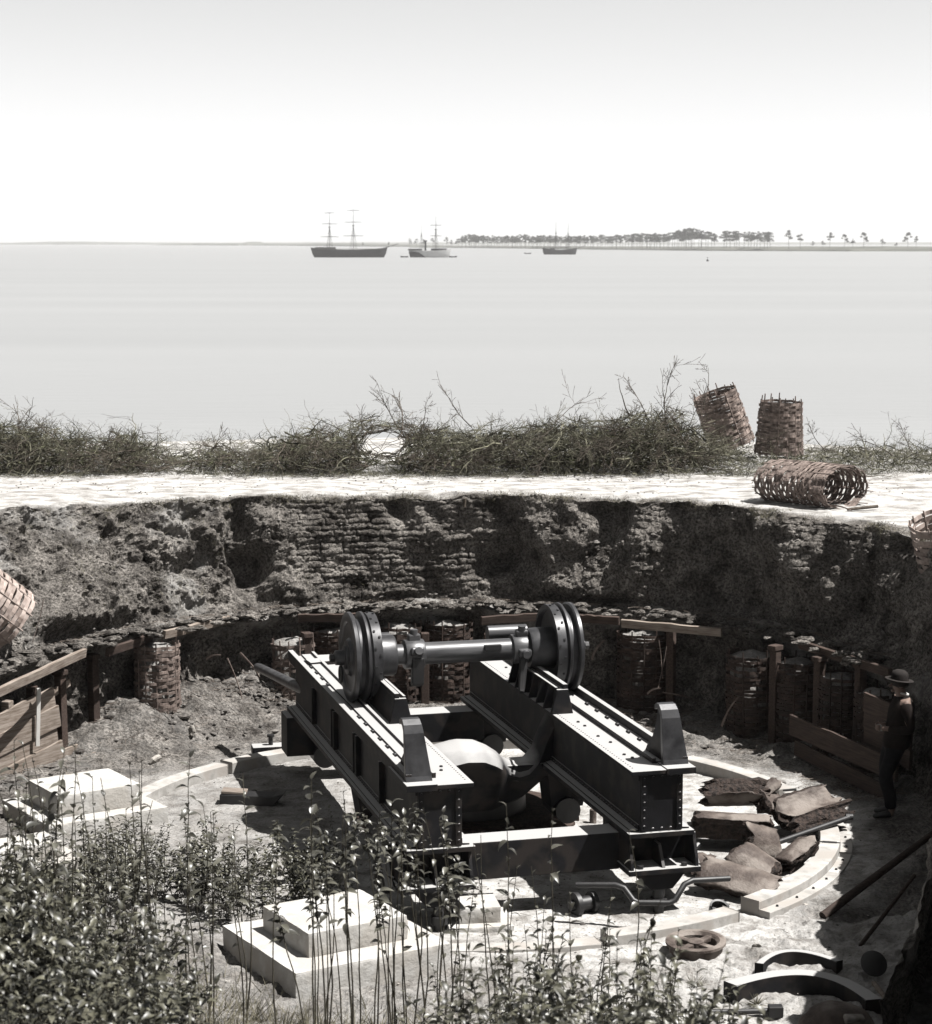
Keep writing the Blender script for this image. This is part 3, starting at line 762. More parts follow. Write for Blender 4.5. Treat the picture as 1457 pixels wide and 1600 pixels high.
    for uu, w in ((x0, 0.035), (x0 + .345, 0.035), (x1 - .035, 0.035)):
        kchild(MB().prism([(-3.10, 0.475), (-3.745, 0.475), (-3.73, 0.56), (-3.66, 0.74), (-3.64, 0.803), (-3.10, 0.803)] if uu != x0 + .345 else [(-3.40, 0.475), (-3.72, 0.475), (-3.58, 0.69), (-3.40, 0.69)], s * uu, s * (uu + w), 'x'), 'block_web', M['iron'], bl, 0.004)
    kchild(MB().bx((s * (x0 + .035), -3.42, 0.475), (s * (x1 - .035), -3.39, 0.803)), 'block_back', M['iron'], bl, 0)
    for q in (x0 + .12, x1 - .14):
        kchild(MB().lathe([(0.475, 0.034), (0.51, 0.034), (0.51, 0)], (s * q, -3.69, 0), n=6), 'nut', M['irondark'], bl, 0.002)
    # roller bracket and roller shaft
    kchild(MB().prism([(s * 0.90, 0.42), (s * 0.98, 0.32), (s * 1.05, 0.25), (s * 1.28, 0.25), (s * 1.36, 0.34), (s * 1.42, 0.42)], -3.72, -3.30, 'y'), 'bracket', M['iron'], bl, 0.008)
    kchild(MB().lathe([(0.0, 0.058), (0.255, 0.062)], (s * 1.15, -3.66, 0), n=16), 'shaft', M['irondark'], bl, 0, True)
    kchild(MB().lathe([(0.07, 0.055), (0.07, 0.085), (0.15, 0.085), (0.15, 0.055)], (s * 1.15, -3.66, 0), n=16), 'shaft_collar', M['irondark'], bl, 0, True)
    # mid and rear roller brackets
    for vv in (-0.5, 2.75):
        kb = kchild(MB().prism([(s * 0.86, 0.803), (s * 0.92, 0.32), (s * 1.3, 0.32), (s * 1.38, 0.803)], vv - .2, vv + .2, 'y'), 'roller_bracket', M['iron'], chassis)
        kchild(MB().lathe([(vv - .27, 0.0), (vv - .27, 0.15), (vv + .27, 0.15), (vv + .27, 0)], (s * 1.1, 0, 0.29), 'y', 18), 'roller', M['irondark'], kb, 0, True)
    # side shoe on the outside of the block (curved plate with a lug)
    kchild(MB().prism([(-3.5, 0.42), (-3.3, 0.30), (-2.95, 0.30), (-2.9, 0.74), (-3.05, 0.79), (-3.3, 0.62)], s * 1.575, s * 1.66, 'x'), 'side_shoe', M['iron'], bl, 0.006)
    kchild(MB().tube([(s * 1.56, -3.42, 0.48), (s * 1.72, -3.30, 0.56)], 0.028, 8), 'lug', M['iron'], bl, 0, True)
    # counter-stop (curved horn) at the near end of each girder
    prof = [(-3.62, 1.50), (-3.60, 1.56), (-3.545, 1.98), (-3.51, 2.06), (-3.45, 2.105), (-3.38, 2.11), (-3.32, 2.08), (-3.32, 2.03), (-3.38, 2.05), (-3.44, 2.045), (-3.49, 2.0), (-3.53, 1.58), (-3.54, 1.50)]
    st = kchild(MB().prism(prof, s * 1.205, s * 1.475, 'x', xf=lambda v: Vector((v.x - max(0, v.z - 1.52) / .6 * .34 * (v.x - min(s * 1.205, s * 1.475)), v.y, v.z))), 'stop_horn', M['wheel'], chassis, 0.004)
    web = [(-3.535, 1.51), (-3.53, 1.60), (-3.49, 2.0), (-3.44, 2.045), (-3.38, 2.05), (-3.32, 2.03), (-3.27, 1.86), (-3.18, 1.72), (-3.03, 1.60), (-2.95, 1.51)]
    kchild(MB().prism(web, s * 1.30 - (.06 if s > 0 else .05), s * 1.34 - (.06 if s > 0 else .05), 'x'), 'horn_web', M['iron'], st, 0.002)
    kchild(MB().bx((s * 1.19, -3.76, 1.445), (s * 1.50, -2.93, 1.512)), 'horn_base', M['iron'], st, 0.004)
    # quoin block alongside the wheel
    c0, c1 = -1.06, 0.85
    q = kchild(MB().prism([(s * 0.80, 1.50), (s * 1.06, 1.50), (s * 1.00, 1.78), (s * 0.87, 1.78)], c0, c0 + .05, 'y'), 'quoin_block', M['iron'], chassis)
    kchild(MB().prism([(s * 0.92, 1.50), (s * 1.05, 1.50), (s * 0.995, 1.78), (s * 0.93, 1.78)], c0 + .05, c1, 'y'), 'quoin_body', M['iron'], q, 0.004)
    for k in range(6):
        vv = c0 + 0.33 + k * 0.29
        kchild(MB().prism([(s * 0.805, 1.50), (s * 0.92, 1.50), (s * 0.93, 1.775), (s * 0.875, 1.775)], vv, vv + .025, 'y'), 'quoin_rib', M['iron'], q, 0)
    kchild(MB().bx((s * 0.945, c0 + .02, 1.78), (s * 1.0, c1, 1.835)), 'quoin_rail', M['iron'], q, 0.004)
    kchild(MB().bx((s * 0.865, c0 + .06, 1.778), (s * 0.895, c1, 1.795)), 'quoin_lip', M['iron'], q, 0.003)
# transoms
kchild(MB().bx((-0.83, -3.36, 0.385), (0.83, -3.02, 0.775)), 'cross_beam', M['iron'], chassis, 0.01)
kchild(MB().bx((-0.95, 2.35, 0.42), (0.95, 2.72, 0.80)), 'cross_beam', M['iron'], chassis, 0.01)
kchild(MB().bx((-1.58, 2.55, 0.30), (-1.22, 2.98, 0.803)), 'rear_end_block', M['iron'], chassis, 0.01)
# arched centre transom
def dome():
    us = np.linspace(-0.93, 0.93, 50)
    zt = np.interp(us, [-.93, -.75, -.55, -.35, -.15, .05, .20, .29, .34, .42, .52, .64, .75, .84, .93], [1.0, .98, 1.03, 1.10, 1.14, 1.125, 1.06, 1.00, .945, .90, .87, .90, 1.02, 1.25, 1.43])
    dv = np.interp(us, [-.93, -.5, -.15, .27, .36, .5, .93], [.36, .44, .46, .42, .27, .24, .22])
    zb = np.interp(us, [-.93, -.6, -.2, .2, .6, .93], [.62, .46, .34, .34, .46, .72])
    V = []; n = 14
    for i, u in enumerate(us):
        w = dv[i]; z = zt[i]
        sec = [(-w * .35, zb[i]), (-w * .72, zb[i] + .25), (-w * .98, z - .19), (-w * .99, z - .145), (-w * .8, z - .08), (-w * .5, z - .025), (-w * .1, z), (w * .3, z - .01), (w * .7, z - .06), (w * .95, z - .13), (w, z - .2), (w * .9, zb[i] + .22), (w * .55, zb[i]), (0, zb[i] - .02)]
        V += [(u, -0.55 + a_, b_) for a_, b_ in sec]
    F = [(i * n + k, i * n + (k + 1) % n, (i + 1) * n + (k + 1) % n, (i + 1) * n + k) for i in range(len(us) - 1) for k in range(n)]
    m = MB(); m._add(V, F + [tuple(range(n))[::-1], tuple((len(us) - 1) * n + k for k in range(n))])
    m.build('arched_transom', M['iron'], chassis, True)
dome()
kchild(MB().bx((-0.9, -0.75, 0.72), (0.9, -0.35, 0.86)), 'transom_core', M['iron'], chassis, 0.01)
# bent hand bar across the foot of the near right corner
pts = [atd(900, 1383, 20.45), atd(962, 1383, 20.4), atd(976, 1388, 20.36), atd(990, 1407, 20.3), atd(998, 1411, 20.28), atd(1046, 1411, 20.28), atd(1055, 1407, 20.3), atd(1070, 1382, 20.36), atd(1082, 1376, 20.42), atd(1140, 1373, 20.6)]
m = MB(); m.tube(pts, 0.030, 10); o = m.build('bent_hand_bar', M['irondark'], None, True)
o.parent = chassis; o.matrix_parent_inverse = (Matrix.Translation(CH) @ Matrix.Rotation(ALPHA, 4, 'Z')).inverted()

# pintle base under the chassis
pb = thing('pintle_base', 'round stepped iron base plate on the floor under the middle of the chassis', 'base', (CH[0] + .1, CH[1] + .35, 0))
MB().lathe([(-.1, 1.02), (0.10, 1.0), (0.12, .97), (0.13, 0)], n=48).build('lower_disc', M['rustdark'], pb, True)
MB().lathe([(0.13, .70), (0.30, .69), (0.32, .67), (0.32, 0)], n=48).build('upper_disc', M['irondark'], pb, True)
MB().lathe([(0.32, .26), (0.52, .24), (0.55, .15), (0.75, .15)], n=32).build('pintle', M['irondark'], pb, True)
for k in range(14):
    a = 2 * PI * k / 14
    MB().prism([(math.cos(a - .19) * .99, math.sin(a - .19) * .99), (math.cos(a + .19) * .99, math.sin(a + .19) * .99), (math.cos(a + .17) * 1.32, math.sin(a + .17) * 1.32), (math.cos(a - .17) * 1.34, math.sin(a - .17) * 1.34)], -.05, 0.06 + .02 * math.sin(k * 2.3), 'z').build('paving_sector', M['woodred'], pb, bevel=.01)

# ------------------------------------------------------------------ axle with its two wheels, resting on the girders
ax = thing('axle_with_wheels', 'heavy axle with two tall grooved iron wheels standing across the girders', 'axle', kw(0, 0.15, 2.03), (0, 0, ALPHA))
MB().lathe([(-1.1, 0), (-1.1, .118), (-0.62, .118), (-0.62, .128), (0.72, .128), (0.72, .118), (1.2, .118), (1.2, 0)], (0, 0, 0), 'x', 40).build('shaft', M['steel'], ax, True)
MB().bx((0.32, -0.150, 0.02), (0.52, -0.075, 0.085)).build('key_slot_block', M['irondark'], ax, bevel=.004)
for s in (-1, 1):
    P_ = [(-.42, 0), (-.42, .06), (-.40, .085), (-.275, .09), (-.27, .135), (-.235, .14), (-.23, .20), (-.20, .21), (-.18, .225), (-.172, .35), (-.185, .365), (-.185, .395), (-.205, .405), (-.215, .415), (-.22, .495), (-.205, .52), (-.155, .522), (-.135, .505), (-.13, .44), (-.05, .44), (-.045, .47), (-.035, .50), (-.02, .522), (.015, .522), (.03, .505), (.033, .475), (.06, .475), (.063, .505), (.20, .505), (.205, .465), (.13, .44), (.11, .30), (.11, .245), (.36, .238), (.385, .225), (.39, .12)]
    prof = [(s * -1 * (h) * -1 if False else h, r) for h, r in P_]
    prof = [((h if h > .25 else h * .76) * (1 if s < 0 else -1), r) for h, r in prof]
    WU = 1.12 if s < 0 else 1.26
    w = MB().lathe(prof, (s * WU, 0, 0), 'x', 72).build('wheel', M['wheel'], ax, True)
    st = MB()
    for k in range(30):
        a = 2 * PI * (k + .3 * (k % 2)) / 30
        for off in ((0.095,) if k % 2 else (0.165,)):
            c = Vector((s * WU + off * .76 * (-s), math.cos(a) * .507, math.sin(a) * .507))
            st.box(c, (0.022, 0.022, 0.022), Matrix.Rotation(a, 3, 'X'))
    tag(st.build('studs', M['hull'], w), kind='stuff')
    # nut and eye on the outer end
    MB().lathe([(s * WU + s * .31, .0), (s * WU + s * .31, .05), (s * WU + s * .37, .05), (s * WU + s * .37, 0)], (0, 0, 0), 'x', 6).build('axle_nut', M['irondark'], w, bevel=.004)
    ring = [(s * (WU + .24), math.cos(t) * .07 + 0.02, -0.20 + math.sin(t) * .09) for t in np.linspace(0, 2 * PI, 17)]
    MB().tube(ring, 0.016, 6).build('eye_ring', M['irondark'], w, True)
def collar(u, tilt, long_arm):
    c = MB().lathe([(u - .115, .12), (u - .115, .165), (u - .105, .172), (u + .105, .172), (u + .115, .165), (u + .115, .12)], (0, 0, 0), 'x', 32).build('collar', M['steel'], ax, True)
    for a in tilt:
        d = Vector((0, -math.sin(a), math.cos(a)))      # radial
        tng = Vector((0, math.cos(a), math.sin(a)))
        cc = Vector((u, 0, 0)) + d * 0.19
        MB().box(cc - d * .0, (0.15, 0.09, 0.10), Matrix.Rotation(a, 3, 'X')).build('collar_lug', M['steel'], c, bevel=.02)
        MB().tube([cc + d * .03 - Vector((0, 0, 0)), cc + d * .10], [.047, .045], 12).build('lug_bolt', M['steel'], c, True)
    if long_arm:
        MB().tube([(u, -0.16, -0.05), (u - .06, -.26, -.42), (u - .07, -.30, -.46)], [.055, .042, .03], 8).build('clamp_arm', M['irondark'], c, True)
    else:
        MB().prism([(-.20, -.02), (-.12, -.02), (-.09, -.34), (-.13, -.36), (-.19, -.32)], u - .06, u + .08, 'x').build('clamp_arm', M['irondark'], c, bevel=.01)
collar(-0.50, (math.radians(2), math.radians(72)), False)
collar(0.79, (math.radians(12), math.radians(95)), True)
MB().lathe([(-.98, .0), (-.98, .09), (-.70, .09), (-.70, 0)], (0, .42, .10), 'x', 16).build('rear_shaft_boss', M['steel'], ax, True)
MB().lathe([(.50, .0), (.50, .09), (.98, .09), (.98, 0)], (0, .42, .12), 'x', 16).build('rear_shaft_boss', M['steel'], ax, True)

# thick round bar leaning on the far left end of the chassis
a_, b_ = atd(402, 1042, 27.9), atd(500, 1090, 25.9)
d_ = (b_ - a_)
lv = thing('leaning_iron_bar', 'thick round grey bar slanting left from the far left end of the chassis', 'bar', b_)
MB().tube([a_ - b_, (a_ - b_) * .96, (0, 0, 0)], [0.05, 0.062, 0.075], 16).build('bar', M['steel'], lv, True)
# small plank on far top plate
pl = at(510, 1043, 1.53)
tag(MB().box((0, 0, 0), (0.45, 0.2, 0.05)).build('board_scrap', M['iron'], None, bevel=.004, loc=kw(-1.1, 2.45, 1.53), rot=(0.05, -.03, ALPHA + .15)), 'short scrap of board lying on the far left end of the chassis', 'board')

# ------------------------------------------------------------------ the traverse circle
RC = (0.0, 23.75)
tr = thing('traverse_rail', 'broad flat traverse circle rail set in the sand around the chassis', 'rail', (RC[0], RC[1], 0))
def arc_piece(name, a0, a1, r0, r1, z0, z1, mat, parent, bev=0.008, cz=0, tilt=None, jag=0.0):
    n = max(3, int(abs(a1 - a0) / 2.5)); V = []; F = []
    for i in range(n + 1):
        a = math.radians(a0 + (a1 - a0) * i / n)
        for r, z in ((r0, z0), (r1, z0), (r1, z1), (r0, z1)):
            V.append((math.cos(a) * r, math.sin(a) * r, z))
    for i in range(n):
        for k in range(4):
            F.append((i * 4 + k, i * 4 + (k + 1) % 4, (i + 1) * 4 + (k + 1) % 4, (i + 1) * 4 + k))
    F += [(0, 1, 2, 3), (n * 4 + 3, n * 4 + 2, n * 4 + 1, n * 4)]
    m = MB(); m._add(V, F)
    return m.build(name, mat, parent, bevel=bev)
for a0, a1, z1 in ((46, 19, .15), (17.5, -13, .15), (-13.6, -46, .15), (-50, -71, .11), (-72, -97, .05), (168, 139, .13), (138, 112, .14), (111, 84, .14), (83, 56, .14)):
    arc_piece('rail_segment', a0, a1, 4.04, 4.26, -.12, z1, M['railstone'], tr)
for a0, a1 in ((17, -14), (-14.8, -46), (46, 19)):
    arc_piece('footing_ring', a0, a1, 4.262, 4.40, -.12, 0.065, M['railstone'], tr, 0.006)
    for k in range(int(abs(a1 - a0) / 5)):
        a = math.radians(a1 + 3 + 5 * k)
        MB().lathe([(0.065, .016), (0.082, .012), (0.082, 0)], (math.cos(a) * 4.33, math.sin(a) * 4.33, 0), n=7).build('rail_bolt', M['irondark'], tr)
# raised joint blocks between segments
for a in (18.3, -13.3):
    MB().box((math.cos(math.radians(a)) * 4.15, math.sin(math.radians(a)) * 4.15, .152), (.16, .05, .02), (0, 0, math.radians(a))).build('joint_plate', M['irondark'], tr)

# ------------------------------------------------------------------ stone plinths
def rough_box(name, a, b, mat, parent, seed, n=26, chip=.010):
    a = np.array(a, float); b = np.array(b, float); V = []; F = []
    g = np.linspace(0, 1, n)
    for ax in range(3):
        o1, o2 = [q for q in range(3) if q != ax]
        for side in (0, 1):
            U_, W_ = np.meshgrid(g, g); P = np.zeros((n * n, 3)); P[:, ax] = side; P[:, o1] = U_.ravel(); P[:, o2] = W_.ravel()
            off = sum(len(v) for v in V); V.append(P); I = np.arange(n * n).reshape(n, n) + off
            f = np.stack([I[:-1, :-1], I[:-1, 1:], I[1:, 1:], I[1:, :-1]], -1).reshape(-1, 4)
            F.append(f if (side == 1) == (ax != 1) else f[:, ::-1])
    T_ = np.concatenate(V); P = a + T_ * (b - a); c = (a + b) / 2
    ed = np.sort(np.minimum(P - a, b - P), axis=1)          # distance to the two nearest faces
    e = np.exp(-ed[:, 1] / .03)
    ch = np.clip(fbm(P + seed, .16, 3, seed) + .12, 0, 1) * chip * 2.2 + .006
    dirn = (P - c) / np.linalg.norm(P - c, axis=1)[:, None]
    P = P - dirn * (e * ch)[:, None] + dirn * (fbm(P + seed, .07, 3, seed + 1) * .004)[:, None]
    return link(name, npmesh(name, P, np.concatenate(F), mat, False), parent)
def plinth(label, c, rotdeg, top, low, z1, z2, seed):
    t = thing('stone_plinth', label, 'plinth', (c[0], c[1], 0), (0, 0, math.radians(rotdeg)))
    rough_box('lower_step', (-low[0] / 2, -low[1] / 2, -.2), (low[0] / 2, low[1] / 2, z1), M['stone'], t, seed)
    rough_box('upper_step', (-top[0] / 2, -top[1] / 2, z1 - .02), (top[0] / 2, top[1] / 2, z2), M['stone'], t, seed + 10)
    return t
plinth('square two-step white stone plinth among the weeds left of the near end of the chassis', (-1.24, 19.32), 31, (1.05, 0.97), (1.62, 1.58), .27, .50, 1)
plinth('square two-step white stone plinth at the far left behind the weeds', (-4.50, 24.28), 34, (1.04, .92), (1.50, 1.40), .20, .46, 2)
plinth('low white stone block almost buried in the undergrowth at the left edge', (-4.9, 22.3), 34, (0.9, 0.5), (1.3, 0.9), .12, .3, 3)
p_ = at(745, 1425, .1)
plinth('small sloped white stone block between the weeds in front of the cross beam', (p_.x, p_.y, 0), 8, (0.42, 0.5), (0.66, 0.74), .06, .22, 4)

# ------------------------------------------------------------------ broken pieces of a burst gun
def fragment(name, label, loc, rot, r0, r1, length, arc, seed, group=None, cat='iron fragment', lean=0.0):
    """a wedge of thick gun barrel: smooth inside and outside, rough broken sides"""
    rn = random.Random(seed)
    nl, na, nr = 14, 12, 6
    V = []; idx = {}
    for i in range(nl + 1):
        for j in range(na + 1):
            for k in range(nr + 1):
                if 0 < i < nl and 0 < j < na and 0 < k < nr: continue
                idx[i, j, k] = len(V); V.append((i / nl, j / na, k / nr))
    A = np.array(V)
    t = A[:, 0]; a = (A[:, 1] - .5) * arc; r = r0 + (r1 - r0) * A[:, 2]
    q = np.stack([t * 5, A[:, 1] * 4, A[:, 2] * 4], -1) + seed * 7.7
    edge_a = np.clip(np.abs(A[:, 1] - .5) * 2, 0, 1) ** 3
    edge_t = np.clip(np.abs(A[:, 0] - .5) * 2, 0, 1) ** 3
    a = a + vnoise(q * 1.0, seed) * .11 * edge_a + vnoise(q * 4, seed + 3) * .03 * edge_a + edge_a * np.sign(A[:, 1] - .5) * (A[:, 2] - .5) * lean
    x = (t - .5) * length + vnoise(q[:, [1, 0, 2]] * 1.5, seed + 1) * .16 * length * edge_t + vnoise(q * 3.5, seed + 2) * .018 * edge_t
    rr = r + vnoise(q * 2, seed + 5) * .006
    rm = (r0 + r1) / 2
    P = np.stack([x, np.sin(a) * rr, np.cos(a) * rr - rm], -1)
    F = []; mi = []
    def q4(a_, b_, c_, d_, m_): F.append((idx[a_], idx[b_], idx[c_], idx[d_])); mi.append(m_)
    for i in range(nl):
        for j in range(na):
            q4((i, j, 0), (i, j + 1, 0), (i + 1, j + 1, 0), (i + 1, j, 0), 0)
            q4((i, j, nr), (i + 1, j, nr), (i + 1, j + 1, nr), (i, j + 1, nr), 0)
    for i in range(nl):
        for k in range(nr):
            q4((i, 0, k), (i + 1, 0, k), (i + 1, 0, k + 1), (i, 0, k + 1), 1)
            q4((i, na, k), (i, na, k + 1), (i + 1, na, k + 1), (i + 1, na, k), 1)
    for j in range(na):
        for k in range(nr):
            q4((0, j, k), (0, j, k + 1), (0, j + 1, k + 1), (0, j + 1, k), 1)
            q4((nl, j, k), (nl, j + 1, k), (nl, j + 1, k + 1), (nl, j, k + 1), 1)
    me = npmesh(name, P, F, [M['rust'], M['rustdark']], False, mi)
    me.polygons.foreach_set('use_smooth', [m_ == 0 for m_ in mi])
    o = link(name, me, None, loc, rot)
    return tag(o, label, cat, group)
d2 = math.radians
def FR(px_, py_, z, *a, **k):
    v = at(px_, py_, z); return (v.x, v.y, z)
G_ = 'broken pieces of a burst iron gun'
fragment('gun_fragment', 'long saddle-shaped slab of broken gun, uppermost in the heap of fragments', FR(1150, 1243, .38), (d2(180 - 24), 0, d2(4)), .26, .50, .66, 1.25, 11, G_)
fragment('gun_fragment', 'long thick slab of broken gun with a rough dark side, just below the uppermost slab', FR(1143, 1288, .26), (d2(-14), d2(2), d2(-5)), .30, .56, .80, 1.05, 12, G_)
fragment('gun_fragment', 'small rounded stub of broken iron perched behind the uppermost slab', FR(1202, 1229, .50), (d2(30), d2(-22), d2(30)), .02, .10, .24, 2.2, 13, G_)
fragment('gun_fragment', 'wedge-shaped lump of gun iron leaning at the right end of the uppermost slab', FR(1200, 1252, .34), (d2(40), d2(15), d2(50)), .16, .36, .34, 1.1, 14, G_)
fragment('gun_fragment', 'curved trough-like piece of gun barrel lying alone at the right of the heap', FR(1265, 1268, .24), (d2(200), d2(-8), d2(28)), .24, .42, .74, 1.7, 15, G_)
fragment('gun_fragment', 'short thick chunk of gun iron touching the lower end of the long pole', FR(1190, 1314, .22), (d2(60), d2(20), d2(25)), .10, .26, .42, 1.5, 16, G_)
fragment('gun_fragment', 'pale saddle-shaped fragment in the middle of the lower group', FR(1182, 1346, .20), (d2(8), d2(24), d2(-38)), .15, .33, .44, 1.9, 17, G_)
fragment('gun_fragment', 'squat curved fragment at the right of the lower group, nearest the rail', FR(1240, 1334, .18), (d2(-24), d2(-22), d2(40)), .14, .32, .46, 1.6, 18, G_)
fragment('gun_fragment', 'jagged flat slab of gun iron, lowest and nearest of the fragments', FR(1152, 1376, .17), (d2(28), d2(9), d2(-27)), .34, .50, .78, .80, 19, G_)
fragment('gun_fragment', 'small jagged iron splinter against the foot of the right end block', FR(1098, 1350, .1), (d2(50), d2(10), d2(40)), .2, .3, .34, .7, 20, G_)

def rod(name, label, cat, a, b, r, mat, taper=1.0):
    a, b = Vector(a), Vector(b)
    t = thing(name, label, cat, a)
    d = b - a
    MB().tube([(0, 0, 0), d * .5, d], [r, r * (1 + taper) / 2, r * taper], 10).build('rod', mat, t, True)
    return t
r_ = rod('iron_pole', 'slim dark iron pole lying across the rail from the fragment heap', 'pole', at(1206, 1320, .12), at(1329, 1277, .22), .032, M['irondark'])
MB().lathe([(-.05, 0), (-.05, .042), (.03, .042), (.03, 0)], (at(1329, 1277, .22) - at(1206, 1320, .12)), 'x', 10).build('end_ferrule', M['irondark'], r_, True)
rod('wooden_pole', 'long dark pole leaning from the sand up against the right bank', 'pole', at(1286, 1432, .03), atd(1462, 1300, 21.6), .048, M['woodred'], .7)
rod('wooden_pole', 'thin dark stick slanting up the shaded bank below the long leaning pole', 'pole', at(1345, 1478, .04), atd(1430, 1368, 20.4), .022, M['woodred'], .8)
rod('wooden_pole', 'pale stick leaning in the shade at the bottom right corner', 'pole', atd(1366, 1536, 17.9), atd(1414, 1597, 17.05), .022, M['wood'], 1.1)
r_ = rod('iron_bolt_bar', 'dark iron bar with a square head lying on the sand at the bottom edge', 'bar', at(1100, 1582, .04), at(1206, 1580, .04), .025, M['irondark'])
MB().bx((-.03, -.05, -.05), (.10, .05, .05)).build('bar_head', M['irondark'], r_, loc=at(1206, 1580, .04) - at(1100, 1582, .04), bevel=.01)
# flanged wheel lying flat
v = at(1088, 1476, .1)
w = thing('flanged_wheel', 'spoked iron wheel lying flat on the sand right of the undergrowth', 'wheel', (v.x, v.y, 0.0), (0.03, -0.04, 0.5))
MB().lathe([(0.0, .24), (0.0, .32), (0.02, .32), (0.03, .26), (0.11, .25), (0.12, .29), (0.145, .29), (0.15, .23), (0.12, .20), (0.03, .20)], n=44).build('rim', M['rust'], w, True)
MB().lathe([(0.02, .0), (0.02, .08), (0.14, .08), (0.15, .05), (0.15, 0)], n=20).build('hub', M['rust'], w, True)
for k in range(4):
    a = k * PI / 2 + .3
    MB().box((math.cos(a) * .145, math.sin(a) * .145, .105), (.16, .07, .05), (0, 0, a)).build('spoke', M['rust'], w, bevel=.01)
# loose curved rail pieces standing at the bottom right
def curved(label, pA, pB, sag, width, h, mat):
    A = Vector(pA); B = Vector(pB); c = (A + B) / 2
    t = thing('curved_rail_piece', label, 'rail', (c.x, c.y, 0))
    n = 26; V = []; F = []
    d = (B - A); L_ = d.length; ux = d / L_; uy = Vector((-ux.y, ux.x, 0))
    for i in range(n + 1):
        s_ = -1 + 2 * i / n
        p = ux * (s_ * L_ / 2) + uy * (sag * (1 - s_ * s_))
        tg = (ux * 1.0 + uy * (-4 * sag * s_ / L_)).normalized(); nn = Vector((-tg.y, tg.x, 0))
        for q, z in ((-width / 2, -.03), (width / 2, -.03), (width / 2, h), (-width / 2, h)):
            V.append(p + nn * q + Vector((0, 0, z)))
    for i in range(n):
        for k in range(4): F.append((i * 4 + k, i * 4 + (k + 1) % 4, (i + 1) * 4 + (k + 1) % 4, (i + 1) * 4 + k))
    F += [(0, 1, 2, 3), (n * 4 + 3, n * 4 + 2, n * 4 + 1, n * 4)]
    m = MB(); m._add(V, F); m.build('rail', mat, t, bevel=.006)
    return t, ux, uy, L_
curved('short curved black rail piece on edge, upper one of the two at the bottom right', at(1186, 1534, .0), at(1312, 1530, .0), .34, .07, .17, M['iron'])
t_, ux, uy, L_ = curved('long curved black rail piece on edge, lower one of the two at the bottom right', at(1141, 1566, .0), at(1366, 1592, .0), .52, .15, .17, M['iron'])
v = at(1365, 1520, .1)
tag(MB().lathe([(0, .0), (0, .12), (.018, .125), (.024, .115), (.024, 0)], n=30).build('iron_disc', M['irondark'], None, True, loc=(v.x, v.y, .18), rot=(d2(52), 0, d2(8))), 'thin round iron disc leaning in the shade beside the curved rails', 'disc')
# cracked domed casting at the bottom edge
def dome_rock():
    n, m_ = 40, 16; V = []; F = []
    for i in range(m_ + 1):
        e = PI / 2 * i / m_
        for k in range(n):
            a = 2 * PI * k / n
            V.append((math.cos(a) * math.cos(e) ** .8 * .36, math.sin(a) * math.cos(e) ** .8 * .26, math.sin(e) * .27))
    V = np.array(V); V = V * (1 + 0.09 * fbm(V, .25, 3, 4))[:, None] - np.clip(fbm(V, .12, 2, 14) - .25, 0, 1)[:, None] * V * .25
    F = np.array([(i * n + k, i * n + (k + 1) % n, (i + 1) * n + (k + 1) % n, (i + 1) * n + k) for i in range(m_) for k in range(n)])
    v = at(1308, 1592, .1)
    o = link('domed_casting', npmesh('domed_casting', V, F, M['rust']), None, (v.x, v.y, -.03), (0.05, .08, .25))
    tag(o, 'cracked pale domed lump cut by the bottom edge below the curved rails', 'lump')
    MB().box((.06, -.17, .20), (.20, .07, .07), (0.3, 0.1, .2)).build('broken_rim', M['rock'], o, bevel=.015)
dome_rock()
# small things on the sand
def rubble_mesh(seed, s=(1, 1, .7)):
    n, m_ = 10, 7; V = []
    for i in range(m_ + 1):
        e = -PI / 2 + PI * i / m_
        for k in range(n):
            a = 2 * PI * k / n; V.append((math.cos(a) * math.cos(e) * s[0], math.sin(a) * math.cos(e) * s[1], math.sin(e) * s[2]))
    V = np.array(V); nn = V / (np.linalg.norm(V, axis=1)[:, None] + 1e-6)
    V = V * (1 + .38 * vnoise(nn * 1.6 + seed * 3.1, seed))[:, None]
    F = np.array([(i * n + k, i * n + (k + 1) % n, (i + 1) * n + (k + 1) % n, (i + 1) * n + k) for i in range(m_) for k in range(n)])
    return npmesh('stone', V, F, M['rock'], False)
RM = [rubble_mesh(k) for k in range(6)]
v = at(1121, 1424, .04)
cup = thing('broken_pot', 'small broken dark cup-like casting beside the rail at the foot of the near right corner', 'pot', (v.x, v.y, .0), (0.5, .2, 0))
MB().lathe([(0.0, .0), (0.0, .06), (.05, .10), (.12, .105), (.115, .085), (.05, .075), (.02, 0)], n=20, ang=(0.3, 5.6)).build('bowl', M['irondark'], cup, True)
v = at(912, 1412, .1)
rl = thing('iron_roller', 'small loose iron roller lying in the shade of the near cross beam', 'roller', (v.x, v.y, .1), (0, 0, .5))
MB().lathe([(-.16, 0), (-.16, .05), (-.12, .06), (-.12, .13), (-.07, .13), (-.07, .075), (.08, .075), (.08, .11), (.13, .11), (.13, 0)], (0, 0, 0), 'x', 20).build('spool', M['irondark'], rl, True)
v = at(927, 1286, 0)
tag(MB().lathe([(-.05, .04), (.16, .042), (.17, .03), (.17, 0)], n=12).build('short_post', M['rust'], None, True, loc=(v.x, v.y, 0)), 'short rusty stub standing in the sand behind the cross beam', 'stub')
